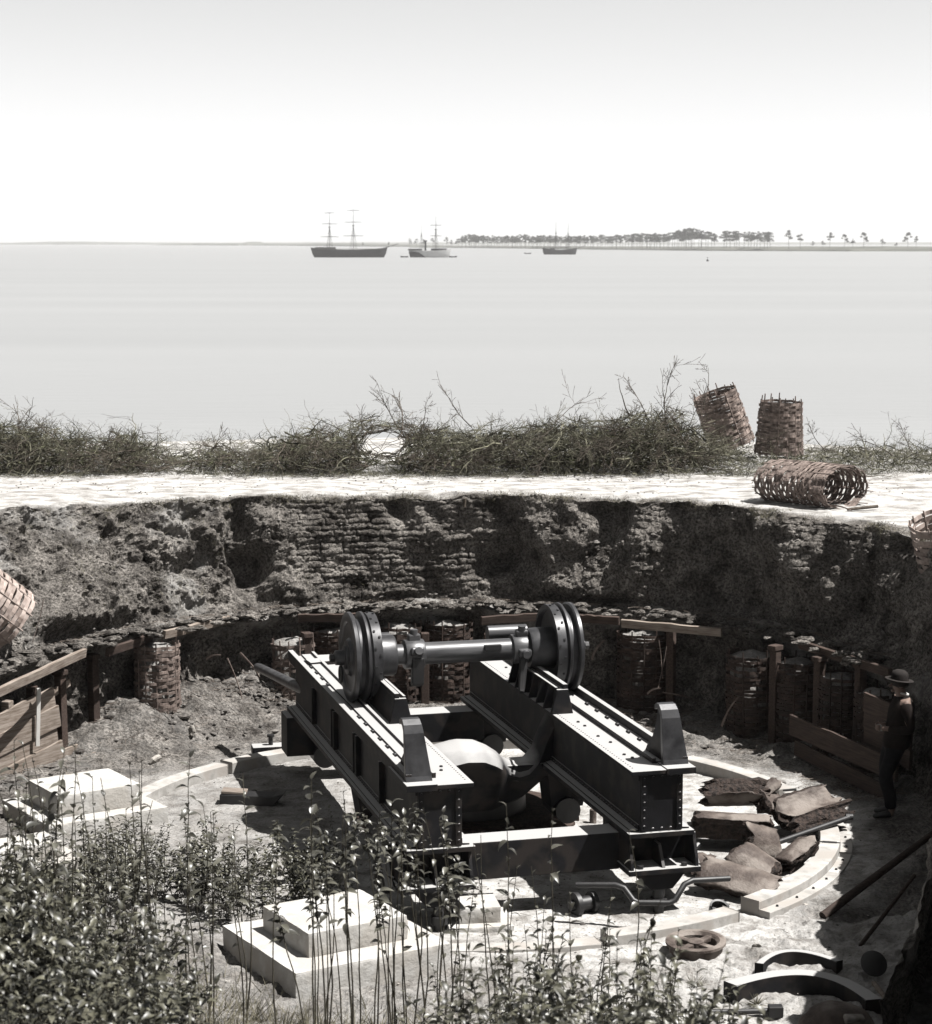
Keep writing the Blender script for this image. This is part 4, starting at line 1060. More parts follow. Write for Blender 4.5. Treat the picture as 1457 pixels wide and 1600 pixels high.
# flat iron beam with an upright bolt, far left
v = at(435, 1168, .08)
bm = thing('iron_beam', 'low flat iron beam with an upright bolt on the ground left of the chassis', 'beam', (v.x, v.y, .1), (0, 0, d2(12)))
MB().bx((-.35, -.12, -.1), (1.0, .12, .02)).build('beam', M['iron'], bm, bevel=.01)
MB().lathe([(.02, .03), (.13, .03), (.13, .05), (.16, .05), (.16, 0)], (-.1, 0, 0), n=10).build('bolt', M['irondark'], bm, True)
v = at(392, 1246, .08)
bt = thing('iron_trough', 'upturned dark sled-shaped iron piece with a pale top left of the chassis shadow', 'iron piece', (v.x, v.y, 0), (0, 0, d2(-8)))
MB().prism([(-.36, .0), (.30, .0), (.44, .17), (.30, .13), (-.36, .13)], -.12, .12, 'y').build('body', M['irondark'], bt, bevel=.01)
MB().box((-.2, 0, .15), (.3, .2, .03), (0, .06, .1)).build('top_board', M['wood'], bt, bevel=.004)
for px_, py_, s_, lab in [(300, 1158, .09, 'flat white stone at the foot of the left gabion'), (243, 1188, .10, 'pale stone in front of the loose earth on the left'), (1186, 1478, .05, 'small dark stone alone on the open sand'), (1140, 1424, .05, 'pale pebble just right of the broken cup'), (1240, 1408, .05, 'flat pale stone outside the rail at the right'), (1262, 1412, .04, 'darker pebble just outside the rail at the right')]:
    v = at(px_, py_, 0.03); o = link('loose_stone', rnd.choice(RM), None, (v.x, v.y, gz(v.x, v.y) + s_ * .2), (rnd.uniform(0, 3), rnd.uniform(-.4, .4), rnd.uniform(0, 3)), (s_ * 1.4, s_, s_ * .6)); tag(o, lab, 'stone')

# ================================================================== GABIONS, REVETMENT
def ring_mesh(R, h, th, nst, ph, seed, amp=0.018, gaps=0, sy=1.0, arc=(0, 2 * PI), wob=0.006):
    """one woven course of split wood going in and out of the stakes"""
    rn = random.Random(seed)
    seg = nst * 4; V = []; F = []
    full = arc[1] - arc[0] > 6.2
    cols = seg + 1
    holes = set()
    for g in range(gaps):
        s0 = rn.randrange(seg); 
        for q in range(rn.randint(3, 9)): holes.add((s0 + q) % seg)
    for i in range(cols):
        t = arc[0] + (arc[1] - arc[0]) * i / seg
        r = R + amp * math.sin(t * nst / 2 + ph) + rn.uniform(-wob, wob) * .5
        z = rn.uniform(-wob, wob) * .8
        tw = rn.uniform(-.15, .15)
        for dr, dz in ((-th / 2, -h / 2), (th / 2, -h / 2), (th / 2, h / 2), (-th / 2, h / 2)):
            V.append(((r + dr + dz * tw) * math.cos(t), (r + dr + dz * tw) * math.sin(t) * sy, z + dz))
    for i in range(seg):
        if i in holes: continue
        for k in range(4): F.append((i * 4 + k, i * 4 + (k + 1) % 4, (i + 1) * 4 + (k + 1) % 4, (i + 1) * 4 + k))
    return npmesh('withe', np.array(V), np.array(F), M['splint'], False)
RINGS = {}
def gabion(name, label, loc, rot, R=.40, H=1.0, nst=13, rows=20, group=None, mat='splint', taper=0.0, gaps=0, sy=1.0, stake_up=.08, fill=None, h=.036, torn=None):
    t = thing(name, label, 'gabion', loc, rot, group)
    rn = random.Random(hash(label) % 1000 if False else int(abs(loc[0] * 131 + loc[1] * 17)) + rows)
    base = []
    key = (round(R, 2), nst, gaps, sy, h, mat)
    if key not in RINGS:
        L_ = []
        for q in range(6):
            m = ring_mesh(R, h, .012, nst, (q % 2) * PI, 17 * q + int(R * 100), gaps=gaps if q > 1 else 0, sy=sy); m.materials[0] = M[mat]; L_.append(m)
        sm = MB(); sm.tube([(0, 0, -.03), (.004, .003, .5), (0, 0, 1.0)], [.014, .013, .010], 6)
        me = bpy.data.meshes.new('stake'); me.from_pydata(sm.v, [], sm.f); me.materials.append(M[mat])
        RINGS[key] = (L_, me)
    L_, sme = RINGS[key]
    for i in range(rows):
        z = (i + .5) * H / rows
        s = 1 - taper * z / H
        me = L_[(i % 2) + 2 * rn.randint(0, 2)]
        if torn and rn.random() < torn(z / H): continue
        link('withe', me, t, (rn.uniform(-.006, .006), rn.uniform(-.006, .006), z + rn.uniform(-.004, .004)), (rn.uniform(-.012, .012), rn.uniform(-.012, .012), 2 * PI / nst * 2 * rn.randint(0, nst)), (s, s, 1))
    for k in range(nst):
        a = 2 * PI * (k + .0) / nst
        hh = H + stake_up * rn.uniform(.1, 1.3)
        o = link('stake', sme, t, (R * math.cos(a), R * math.sin(a) * sy, 0), (rn.uniform(-.02, .02) + taper * R / H * math.sin(a), rn.uniform(-.02, .02) - taper * R / H * math.cos(a), 0), (1, 1, hh))
    if fill:
        n = 26; V = []; F = []
        for i in range(9):
            for k in range(n):
                a = 2 * PI * k / n; r = (R - .03) * (1 - i / 8) if i > 1 else (R - .03)
                V.append((r * math.cos(a), r * math.sin(a) * sy, (0.02 if i == 0 else H - .04 + (fill * math.sin(min(1, (i - 1) / 7) * PI / 2)))))
        V = np.array(V); nz = fbm(V + np.array(loc), .12, 3, 4) * .06; V[n * 1:, 2] += nz[n:]
        V[:n * 2, :2] *= (1 + .05 * fbm(V[:n * 2] + loc[0], .2, 2, 5))[:, None]
        F = [(i * n + k, i * n + (k + 1) % n, (i + 1) * n + (k + 1) % n, (i + 1) * n + k) for i in range(8) for k in range(n)]
        me = npmesh('earth_filling', V, np.array(F), M['earth'])
        a_ = me.attributes.new('sandy', 'FLOAT', 'POINT'); a_.data.foreach_set('value', np.where(V[:, 2] > H - .12, .55, 0).astype(np.float32))
        link('earth_filling', me, t)
    return t
def gpos(px_, D, z=0): v = atd(px_, 1100, D); return (v.x, v.y, z)
GG = 'gabions of the pit wall'
for px_, D, R, H, z0, lab in [
    (247, 28.6, .30, 1.27, .0, 'tall narrow gabion at the left, its right edge catching the sun'),
    (462, 29.9, .30, 1.05, .05, 'torn gabion with splayed sunlit splints beside a square post left of the chassis'),
    (528, 30.35, .33, 1.10, .05, 'gabion behind the left wheel of the axle'),
    (622, 30.6, .33, 1.18, .0, 'gabion in the back wall just right of the left wheel of the axle'),
    (702, 30.7, .34, 1.20, .0, 'gabion in the back wall under the middle of the axle'),
    (1006, 30.1, .38, 1.22, -.05, 'stout gabion topped with sunlit earth behind the right stop horn'),
    (1176, 28.55, .34, 1.22, -.05, 'broad dark gabion, leftmost of the close row in the shaded right wall'),
    (1246, 28.0, .33, 1.22, -.05, 'shaded gabion, second from the left of the close row in the right wall'),
    (1313, 27.2, .30, 1.20, -.05, 'shaded gabion third in the right wall row, above the long leaning plank'),
    (1372, 26.4, .28, 1.14, -.05, 'small shaded gabion just left of the head of the standing man')]:
    g = gpos(px_, D, z0)
    lit = px_ < 500  # gabions away from the sunny side get the shade-toned splint
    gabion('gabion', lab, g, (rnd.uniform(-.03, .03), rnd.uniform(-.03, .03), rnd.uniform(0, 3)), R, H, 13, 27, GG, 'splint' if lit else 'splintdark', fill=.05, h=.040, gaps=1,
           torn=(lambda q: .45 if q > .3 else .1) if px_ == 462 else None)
# splayed loose splints of the torn gabion and others: single pieces
def splint_piece(label, a, b, w, mat='splint', bend=.025, parent=None):
    a = Vector(a); b = Vector(b); d = b - a; n = 8; V = []; F = []
    side = d.cross(Vector((0, 0, 1))).normalized() if abs(d.normalized().z) < .95 else Vector((1, 0, 0))
    up = side.cross(d).normalized()
    for i in range(n + 1):
        t = i / n; p = d * t + up * math.sin(t * PI) * bend + side * math.sin(t * 5) * bend * .3
        ww = w * (1 - .5 * t)
        for q, k in ((-ww / 2, -.004), (ww / 2, -.004), (ww / 2, .004), (-ww / 2, .004)): V.append(p + side * k + up * q)
    for i in range(n):
        for k in range(4): F.append((i * 4 + k, i * 4 + (k + 1) % 4, (i + 1) * 4 + (k + 1) % 4, (i + 1) * 4 + k))
    m = MB(); m._add(V, F + [(0, 1, 2, 3)]); o = m.build('loose_splint', M[mat], parent, True)
    if parent is None: o.location = a; tag(o, label, 'splint')
    else: o.location = a
    return o
for x0, y0, x1, y1, D, w, lab in [
    (430, 1030, 468, 1010, 29.5, .03, 'sunlit splint sticking out left near the top of the torn gabion'),
    (425, 1048, 466, 1022, 29.5, .03, 'sunlit splint fanning out left, second down on the torn gabion'),
    (432, 1062, 468, 1036, 29.5, .035, 'sunlit splint fanning out left at the middle of the torn gabion'),
    (441, 1082, 468, 1060, 29.5, .035, 'sunlit splint fanning out left low on the torn gabion'),
    (375, 1020, 405, 1058, 28.9, .03, 'long pale splint stuck in the earth above the leaning bar'),
    (355, 1028, 378, 1092, 28.8, .02, 'thin twig-like splint standing in the earth left of the leaning bar'),
    (322, 1030, 345, 1024, 28.8, .03, 'short pale splint lying by the earth hollow on the left'),
    (270, 1035, 283, 1100, 28.2, .03, 'bent splint hanging down the sunlit side of the left gabion'),
    (925, 1030, 945, 1000, 29.6, .04, 'pale slanting splint beside the right wheel in front of the dark wall'),
    (1030, 1000, 1037, 1060, 29.4, .035, 'bright twisted splint dangling from the post behind the right stop horn'),
    (1042, 1010, 1030, 1075, 29.4, .03, 'second bright strip dangling from the post behind the right stop horn'),
    (1012, 1084, 1032, 1076, 29.3, .03, 'short bright splint low in front of the stout gabion'),
    (1036, 1082, 1098, 1098, 29.2, .018, 'thin straight stick leading right from the foot of the dangling strips'),
    (1128, 1135, 1155, 1088, 28.0, .03, 'bent pale stick at the foot of the leftmost gabion of the right row')]:
    splint_piece(lab, atd(x0, y0, D), atd(x1, y1, D - .1), w)
# squared posts
def post(label, px_, top_y, D, z0=-.1, w=.115, mat='wood', lean=0, cap=False):
    v = atd(px_, top_y, D)
    p = thing('revetment_post', label, 'post', (v.x, v.y, z0), (0, lean, math.atan2(v.y - CY, v.x - CX)))
    MB().bx((-w / 2, -w / 2, 0), (w / 2, w / 2, v.z - z0)).build('post', M[mat], p, bevel=.01)
    if cap: MB().bx((-w * .75, -w * .6, v.z - z0 + .002), (w * .75, w * .6, v.z - z0 + .07)).build('cap', M[mat], p, bevel=.008)
    return p
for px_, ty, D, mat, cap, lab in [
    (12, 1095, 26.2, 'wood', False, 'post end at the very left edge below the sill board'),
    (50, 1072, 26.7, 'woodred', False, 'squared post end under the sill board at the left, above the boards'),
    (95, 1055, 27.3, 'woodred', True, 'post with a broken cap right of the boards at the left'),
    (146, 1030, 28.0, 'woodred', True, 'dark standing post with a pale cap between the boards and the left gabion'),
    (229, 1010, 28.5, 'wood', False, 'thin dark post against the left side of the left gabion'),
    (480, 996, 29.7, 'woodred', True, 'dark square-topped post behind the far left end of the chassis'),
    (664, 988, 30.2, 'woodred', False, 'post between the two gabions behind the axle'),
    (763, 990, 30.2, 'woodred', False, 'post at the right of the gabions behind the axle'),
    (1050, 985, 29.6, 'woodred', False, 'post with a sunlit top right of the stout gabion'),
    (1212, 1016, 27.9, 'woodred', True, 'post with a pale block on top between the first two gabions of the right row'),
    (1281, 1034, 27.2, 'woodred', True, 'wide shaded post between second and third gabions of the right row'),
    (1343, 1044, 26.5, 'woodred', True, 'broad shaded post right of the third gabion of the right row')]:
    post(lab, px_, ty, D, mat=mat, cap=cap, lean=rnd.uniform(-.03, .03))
# sill boards along the top of the revetment
def board(name, label, a, b, w, th, mat, roll=0.0, cat='board', bowed=0.0, parent=None, jag=0.02, seed=1):
    a = Vector(a); b = Vector(b); d = b - a; L_ = d.length; ux = d.normalized()
    side = ux.cross(Vector((0, 0, 1))).normalized(); up = side.cross(ux)
    rn = random.Random(seed)
    n = 10; V = []
    for i in range(n + 1):
        t = i / n
        off = side * math.sin(t * PI) * bowed
        e = rn.uniform(-jag, jag) if 0 < i < n else 0
        for q, k in ((-w / 2 + e * .3, -th / 2), (w / 2 + e, -th / 2), (w / 2 + e, th / 2), (-w / 2 + e * .3, th / 2)):
            c, s_ = math.cos(roll), math.sin(roll)
            V.append(ux * (t * L_ - L_ / 2) + off + (up * c + side * s_) * q + (side * c - up * s_) * k)
    F = []
    for i in range(n):
        for k in range(4): F.append((i * 4 + k, i * 4 + (k + 1) % 4, (i + 1) * 4 + (k + 1) % 4, (i + 1) * 4 + k))
    F += [(0, 1, 2, 3), (n * 4 + 3, n * 4 + 2, n * 4 + 1, n * 4)]
    m = MB(); m._add(V, F); o = m.build(name, M[mat], parent, bevel=.003)
    # local x runs along the board so that the grain follows it
    rz = math.atan2(ux.y, ux.x)
    me = o.data; R_ = Matrix.Rotation(-rz, 4, 'Z'); me.transform(R_)
    o.rotation_euler = (0, 0, rz); o.location = (a + b) / 2
    if parent is None: tag(o, label, cat)
    return o
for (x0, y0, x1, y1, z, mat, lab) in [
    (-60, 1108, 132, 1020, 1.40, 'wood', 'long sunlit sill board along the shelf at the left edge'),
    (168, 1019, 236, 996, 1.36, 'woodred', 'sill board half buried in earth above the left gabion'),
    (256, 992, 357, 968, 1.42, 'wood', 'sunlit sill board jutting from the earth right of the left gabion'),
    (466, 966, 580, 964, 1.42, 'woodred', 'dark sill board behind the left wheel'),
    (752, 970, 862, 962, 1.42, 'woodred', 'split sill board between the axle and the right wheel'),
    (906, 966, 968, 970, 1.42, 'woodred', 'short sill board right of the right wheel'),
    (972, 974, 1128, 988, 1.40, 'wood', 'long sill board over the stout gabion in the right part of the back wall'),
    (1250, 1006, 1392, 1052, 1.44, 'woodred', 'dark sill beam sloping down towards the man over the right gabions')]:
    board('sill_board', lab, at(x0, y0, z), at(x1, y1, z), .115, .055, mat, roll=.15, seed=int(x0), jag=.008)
# boards lining the left side
def panel_board(label, x0, y0, x1, y1, D0, D1, w, mat, parent=None, bow=0, seed=1, th=.04):
    a = atd(x0, y0, D0); b = atd(x1, y1, D1)
    return board('board', label, a, b, w, th, mat, 0, parent=parent, bowed=bow, seed=seed, jag=.008)
lp = thing('board_revetment', 'sunlit wall of broad overlapping boards at the left edge of the pit', 'boards', (0, 0, 0))
for k, (y0, y1, xe) in enumerate([(1132, 1076, 84), (1162, 1104, 92), (1192, 1132, 88), (1222, 1158, 98)]):
    panel_board(None, -70, y0 + 40, xe, y1 + 14, 25.2, 26.9, .285, 'wood', lp, bow=-.03, seed=20 + k)
MB().box((atd(62, 1118, 26.55) - Vector((0, .10, 0))), (.05, .03, .75), (0, .05, .6)).build('batten', M['linen'], lp)
panel_board('lower board running on from the left boards towards the left gabion', 60, 1198, 168, 1150, 26.6, 28.0, .16, 'wood', seed=31)
panel_board('lowest board half sunk in earth below the left boards', 55, 1232, 150, 1186, 26.0, 27.3, .2, 'wood', seed=32)
panel_board('jagged short board end sticking out at the middle of the left boards', 70, 1092, 108, 1066, 27.0, 27.5, .10, 'wood', seed=33)
panel_board('jagged board end poking out below the top one at the left boards', 66, 1120, 102, 1094, 27.0, 27.5, .12, 'wood', seed=34)
# boards leaning at the right
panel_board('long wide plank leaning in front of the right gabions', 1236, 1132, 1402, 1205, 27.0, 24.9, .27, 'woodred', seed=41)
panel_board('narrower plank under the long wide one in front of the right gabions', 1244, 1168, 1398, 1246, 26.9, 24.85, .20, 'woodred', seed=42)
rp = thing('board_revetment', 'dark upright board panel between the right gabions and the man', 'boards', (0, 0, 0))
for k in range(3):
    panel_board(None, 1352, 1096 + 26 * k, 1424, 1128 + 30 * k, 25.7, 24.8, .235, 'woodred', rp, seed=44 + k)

# gabions up on the parapet
gv = at(1217, 717, BERM_Z)
gabion('gabion', 'upright gabion standing on the parapet against the water', (gv.x, gv.y, BERM_Z + .10), (.03, .02, .3), .41, .90, 15, 20, None, 'splint', taper=.14, h=.042, stake_up=.10)
gv = at(1146, 706, BERM_Z)
gabion('gabion', 'gabion tilted to the left on the parapet beside the brushwood', (gv.x - .02, gv.y, BERM_Z + .12), (-.10, -.34, .5), .40, 1.0, 15, 22, None, 'splint', taper=.04, h=.042, stake_up=.09)
gv = at(1192, 772, BERM_Z)
gabion('gabion', 'squashed open gabion lying on its side at the edge of the parapet', (gv.x + .10, gv.y - .70, BERM_Z + .29), (0, d2(90), d2(-48)), .50, 1.25, 19, 33, None, 'splint', sy=1.0, h=.036, stake_up=.12).scale = (.60, 1.0, 1.0)
# gabions cut by the frame edges
gv = atd(18, 972, 26.9)
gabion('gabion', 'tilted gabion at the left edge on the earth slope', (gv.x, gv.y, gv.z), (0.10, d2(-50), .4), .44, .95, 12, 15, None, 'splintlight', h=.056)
gv = atd(1462, 905, 26.6)
gabion('gabion', 'gabion cut by the right edge on top of the right wall', (gv.x + .28, gv.y, gv.z - .05), (0.05, d2(-18), .4), .42, .9, 12, 15, None, 'splintlight', h=.054)
splint_piece('loose curved strip hanging below the gabion at the left edge', atd(68, 935, 27.0), atd(52, 1004, 26.9), .03)
rod('stake', 'peeled stake lying on the sand right of the fallen gabion', 'stake', at(1325, 796, BERM_Z + .03), at(1372, 791, BERM_Z + .05), .022, M['bark'])
splint_piece('bent strip trailing from the fallen gabion along the sand', at(1290, 792, BERM_Z + .02), at(1330, 798, BERM_Z + .03), .03, bend=.04)
rod('stake', 'small stake standing on the lip of the bank above the axle', 'stake', atd(726, 792, 30.9), atd(727, 779, 30.9), .022, M['bark'])

# ================================================================== THE STANDING MAN
def skin_obj(name, verts, edges, radii, mat, parent, root=0, sub=2, flat=None):
    me = bpy.data.meshes.new(name); me.from_pydata([tuple(v) for v in verts], edges, []); me.materials.append(mat)
    o = link(name, me, parent)
    sk = o.modifiers.new('skin', 'SKIN'); sk.use_smooth_shade = True
    if not me.skin_vertices: me.skin_vertices.new()
    for i, r in enumerate(radii):
        me.skin_vertices[0].data[i].radius = r if isinstance(r, tuple) else (r, r)
        me.skin_vertices[0].data[i].use_root = (i == root)
    if sub: ss = o.modifiers.new('sub', 'SUBSURF'); ss.levels = sub; ss.render_levels = sub
    return o
def chain(specs):
    """specs: dict name -> (parent, (x,y,z), r)"""
    names = list(specs); V = [specs[n][1] for n in names]; R = [specs[n][2] for n in names]
    E = [(names.index(specs[n][0]), i) for i, n in enumerate(names) if specs[n][0]]
    return V, E, R
mv = at(1388, 1284, 0)
man = thing('person', 'man in dark suit, brown coat and round-crowned hat standing in profile by the right wall', 'person', (mv.x, mv.y, gz(mv.x, mv.y)), (0, 0, PI))
# local frame: +x is the way he faces (towards the left of the picture)
B = {'pelvis': (None, (-.07, 0, .93), .135), 'waist': ('pelvis', (-.10, 0, 1.08), .13), 'chest': ('waist', (-.13, 0, 1.26), .15), 'neckb': ('chest', (-.13, 0, 1.42), .085), 'neck': ('neckb', (-.105, 0, 1.48), .056), 'head': ('neck', (-.085, 0, 1.56), .085), 'crown': ('head', (-.085, 0, 1.64), .088)}
for s, n in ((1, 'l'), (-1, 'r')):
    kx = .08 if s > 0 else .02; fx = .02 if s > 0 else -.04
    B.update({'hip' + n: ('pelvis', (-.05, s * .09, .86), .10), 'knee' + n: ('hip' + n, (kx, s * .10, .48), .062), 'calf' + n: ('knee' + n, (kx * .3 - .02, s * .10, .32), .055), 'ankle' + n: ('calf' + n, (fx - .04, s * .10, .09), .042), 'heel' + n: ('ankle' + n, (fx - .03, s * .10, .045), .042), 'toe' + n: ('heel' + n, (fx + .15, s * .12, .035), .032),
              'sh' + n: ('chest', (-.14, s * .17, 1.36), .07), 'elb' + n: ('sh' + n, (-.19 if s > 0 else -.16, s * .24, 1.08), .045), 'wr' + n: ('elb' + n, (.06, s * .10, 1.07), .030), 'palm' + n: ('wr' + n, (.12, s * .06, 1.075), .032)})
V, E, R_ = chain(B); skin_obj('body', V, E, R_, M['skin'], man)
for s in (1, -1):
    # five curled fingers on each hand
    for q in range(4):
        b0 = Vector((.125, s * .06, 1.098 - q * .017)); L_ = (.030, .034, .032, .025)[q]
        skin_obj('finger', [b0, b0 + Vector((.030, -s * .008, 0)), b0 + Vector((.042, -s * (.012 + L_ * .7), -.004)), b0 + Vector((.030, -s * (.012 + L_ * 1.3), -.008))], [(0, 1), (1, 2), (2, 3)], [.010, .0095, .009, .0075], M['skin'], man, sub=1)
    b0 = Vector((.10, s * .05, 1.10))
    skin_obj('thumb', [b0, b0 + Vector((.02, -s * .012, .022)), b0 + Vector((.042, -s * .028, .026))], [(0, 1), (1, 2)], [.012, .011, .009], M['skin'], man, sub=1)
T = {'w': (None, (-.08, 0, 1.00), .145), 's': ('w', (-.06, 0, .90), .15)}
for s, n in ((1, 'l'), (-1, 'r')):
    kx = .08 if s > 0 else .02; fx = .02 if s > 0 else -.04
    T.update({'h' + n: ('s', (-.05, s * .09, .82), .115), 't' + n: ('h' + n, (.02, s * .10, .64), .098), 'k' + n: ('t' + n, (kx, s * .10, .48), .082), 'c' + n: ('k' + n, (kx * .3 - .02, s * .10, .28), .078), 'a' + n: ('c' + n, (fx - .03, s * .10, .10), .075)})
V, E, R_ = chain(T); skin_obj('trousers', V, E, R_, M['cloth'], man)
def torso(prof, mat, name):
    n = 22; V = []; F = []
    for z, cx_, rx, ry in prof:
        for k in range(n):
            a = 2 * PI * k / n
            c, s_ = math.cos(a), math.sin(a)
            fold = 1 + .03 * math.sin(a * 5 + z * 13) * (1 if z < 1.3 else .3)
            V.append((cx_ + rx * math.copysign(abs(c) ** .9, c) * fold, ry * math.copysign(abs(s_) ** .8, s_) * fold, z))
    for i in range(len(prof) - 1):
        for k in range(n): F.append((i * n + k, i * n + (k + 1) % n, (i + 1) * n + (k + 1) % n, (i + 1) * n + k))
    F += [tuple(range(n))[::-1], tuple((len(prof) - 1) * n + k for k in range(n))]
    m = MB(); m._add(V, F); o = m.build(name, mat, man, True); ss = o.modifiers.new('sub', 'SUBSURF'); ss.levels = 1; ss.render_levels = 1
    return o
torso([(.80, -.07, .165, .20), (.90, -.075, .165, .195), (1.0, -.09, .155, .18), (1.08, -.10, .145, .172), (1.20, -.12, .155, .185), (1.32, -.135, .15, .20), (1.39, -.14, .115, .17), (1.43, -.135, .085, .10), (1.455, -.13, .065, .07)], M['coat'], 'coat')
for s, n in ((1, 'l'), (-1, 'r')):
    ex = -.20 if s > 0 else -.17
    skin_obj('sleeve', [(-.14, s * .13, 1.36), (-.145, s * .19, 1.33), (-.18, s * .225, 1.20), (ex, s * .235, 1.08), (-.06, s * .17, 1.065), (.05, s * .105, 1.07)], [(0, 1), (1, 2), (2, 3), (3, 4), (4, 5)], [.07, .082, .068, .062, .052, .044], M['coat'], man)
MB().tube([(-.135 + .062 * math.cos(a), .062 * math.sin(a), 1.475 + .016 * math.cos(a)) for a in np.linspace(0, 2 * PI, 19)], .013, 6).build('collar', M['linen'], man, True)
for s, n in ((1, 'l'), (-1, 'r')):
    fx = .02 if s > 0 else -.04
    skin_obj('shoe', [(fx - .05, s * .10, .05), (fx + .03, s * .105, .05), (fx + .13, s * .12, .035), (fx + .19, s * .125, .03)], [(0, 1), (1, 2), (2, 3)], [(.05, .05), (.048, .045), (.045, .034), (.03, .026)], M['irondark'], man, sub=2)
# head details: nose, ear, chin, eye, mouth, hair, hat
h = (-.085, 0, 1.585)
MB().prism([(h[0] + .075, 1.60), (h[0] + .118, 1.562), (h[0] + .108, 1.552), (h[0] + .075, 1.548)], -.013, .013, 'y').build('nose', M['skin'], man, bevel=.006)
MB().box((h[0] + .06, 0, 1.507), (.055, .05, .035), (0, .25, 0)).build('chin', M['skin'], man, bevel=.015)
MB().box((h[0] + .088, 0, 1.532), (.008, .038, .007)).build('mouth', M['hair'], man)
for s in (1, -1):
    MB().lathe([(-.006, 0), (-.006, .028), (.006, .024), (.006, 0)], (h[0] - .012, s * .083, 1.572), 'y', 12).build('ear', M['skin'], man, True)
    MB().lathe([(0, .0), (.004, .008), (.007, 0)], (0, 0, 0), 'x', 8).build('eye', M['hair'], man, True, loc=(h[0] + .074, s * .032, 1.592))
    MB().box((h[0] + .078, s * .032, 1.607), (.008, .035, .007)).build('eyebrow', M['hair'], man)
MB().lathe([(-.05, .07), (-.02, .098), (.03, .1), (.06, .095)], (0, 0, 0), 'z', 20).build('hair', M['hair'], man, True, loc=(h[0] - .022, 0, 1.59))
ht = MB().lathe([(0.0, .155), (.012, .168), (.018, .155), (.012, .10), (.03, .098), (.075, .10), (.105, .085), (.125, .05), (.13, 0)], n=30).build('hat', M['hat'], man, True, loc=(h[0] - .005, 0, 1.625), rot=(0, -.12, 0))
MB().lathe([(.014, .101), (.04, .1015)], n=30).build('hat_band', M['hair'], ht, True)
MB().bx((.10, -.045, 1.03), (.15, .045, 1.09)).build('held_notebook', M['linen'], man, bevel=.004)

# ================================================================== LOOSE EARTH, STICKS, GRASS
def join_np(name, parts, mat, kind='stuff', smooth=False, label=None):
    off = 0; Vs = []; Fs = []
    for V, F in parts:
        Vs.append(V); Fs.append(F + off); off += len(V)
    o = link(name, npmesh(name, np.concatenate(Vs), np.concatenate(Fs), mat, smooth))
    return tag(o, kind=kind, label=label)
RNG = np.random.default_rng(7)
def stone_np(seed):
    n, m_ = 7, 5; V = []
    for i in range(m_ + 1):
        e = -PI / 2 + PI * i / m_
        for k in range(n):
            a = 2 * PI * k / n; V.append((math.cos(a) * math.cos(e), math.sin(a) * math.cos(e), math.sin(e) * .7))
    V = np.array(V); V = V * (1 + .45 * vnoise(V * 1.4 + seed * 3.1, seed))[:, None]
    F = np.array([(i * n + k, i * n + (k + 1) % n, (i + 1) * n + (k + 1) % n, (i + 1) * n + k) for i in range(m_) for k in range(n)])
    return V, F
ST = [stone_np(k) for k in range(8)]
def rotz(a): c, s = math.cos(a), math.sin(a); return np.array([[c, -s, 0], [s, c, 0], [0, 0, 1]])
def scatter_stones(name, xy, sizes, mat, zs=None):
    parts = []
    zz = floor_z(xy[:, 0], xy[:, 1]) if zs is None else zs
    for (x, y), s, z in zip(xy, sizes, zz):
        V, F = ST[RNG.integers(8)]
        sc = s * np.array([RNG.uniform(.7, 1.4), RNG.uniform(.7, 1.2), RNG.uniform(.5, .9)])
        parts.append(((V * sc) @ rotz(RNG.uniform(0, 6.28)).T + np.array([x, y, z + s * .15]), F))
    return join_np(name, parts, mat)
# clods of earth round the foot of the walls
n = 2600
th_ = np.radians(RNG.uniform(15, 168, n)); fr_ = foot_r(np.degrees(th_))
rr_ = fr_ - np.abs(RNG.normal(0, .55, n)) + .1
xy = np.stack([CX + rr_ * np.cos(th_), CY + rr_ * np.sin(th_)], -1)
scatter_stones('earth_clods', xy, RNG.uniform(.012, .04, n) * (1 + (RNG.random(n) > .93) * 1.6), M['rock2'])
n = 1500
a_ = RNG.uniform(0, 2 * PI, n); rr_ = np.sqrt(RNG.random(n)) * 5.4
xy = np.stack([rr_ * np.cos(a_), 23.75 + rr_ * np.sin(a_) - .4], -1)
scatter_stones('gravel', xy, RNG.uniform(.004, .013, n) * (1 + (RNG.random(n) > .95) * 1.5), M['rock2'])
n = 900
xy = np.stack([RNG.uniform(-3, 4.2, n), RNG.uniform(17.0, 21.5, n)], -1)
scatter_stones('gravel', xy, RNG.uniform(.003, .012, n), M['rock'])
n = 700
xy = np.stack([RNG.uniform(-7, 7, n), RNG.uniform(31.0, 35, n)], -1)
rad = np.hypot(xy[:, 0] - CX, xy[:, 1] - CY); ang = np.degrees(np.arctan2(xy[:, 1] - CY, xy[:, 0] - CX))
xy = xy[rad > rim_r(ang) + .15]
scatter_stones('gravel', xy, RNG.uniform(.006, .018, len(xy)), M['rock2'], zs=np.full(len(xy), BERM_Z))

# clods and turf lumps stuck on the cut face
V_ = BANKV; rows_, cols_ = V_.shape[:2]
fr0 = 50; fr1 = 138
n = 2000
ri = np.where(RNG.random(n) > .35, RNG.integers(fr0, fr1 + 4, n), RNG.integers(36, 54, n)); ci = RNG.integers(np.searchsorted(BANKTH, 24), np.searchsorted(BANKTH, 160), n)
P_ = V_[ri, ci]
parts = []
for p in P_:
    V, F = ST[RNG.integers(8)]; s = RNG.uniform(.010, .028) * (1.9 if RNG.random() > .94 else 1)
    parts.append(((V * s * np.array([1.2, 1, .9])) @ rotz(RNG.uniform(0, 6.28)).T + p + np.array([0, -.0, .005]), F))
join_np('earth_clods', parts, M['rock2'])
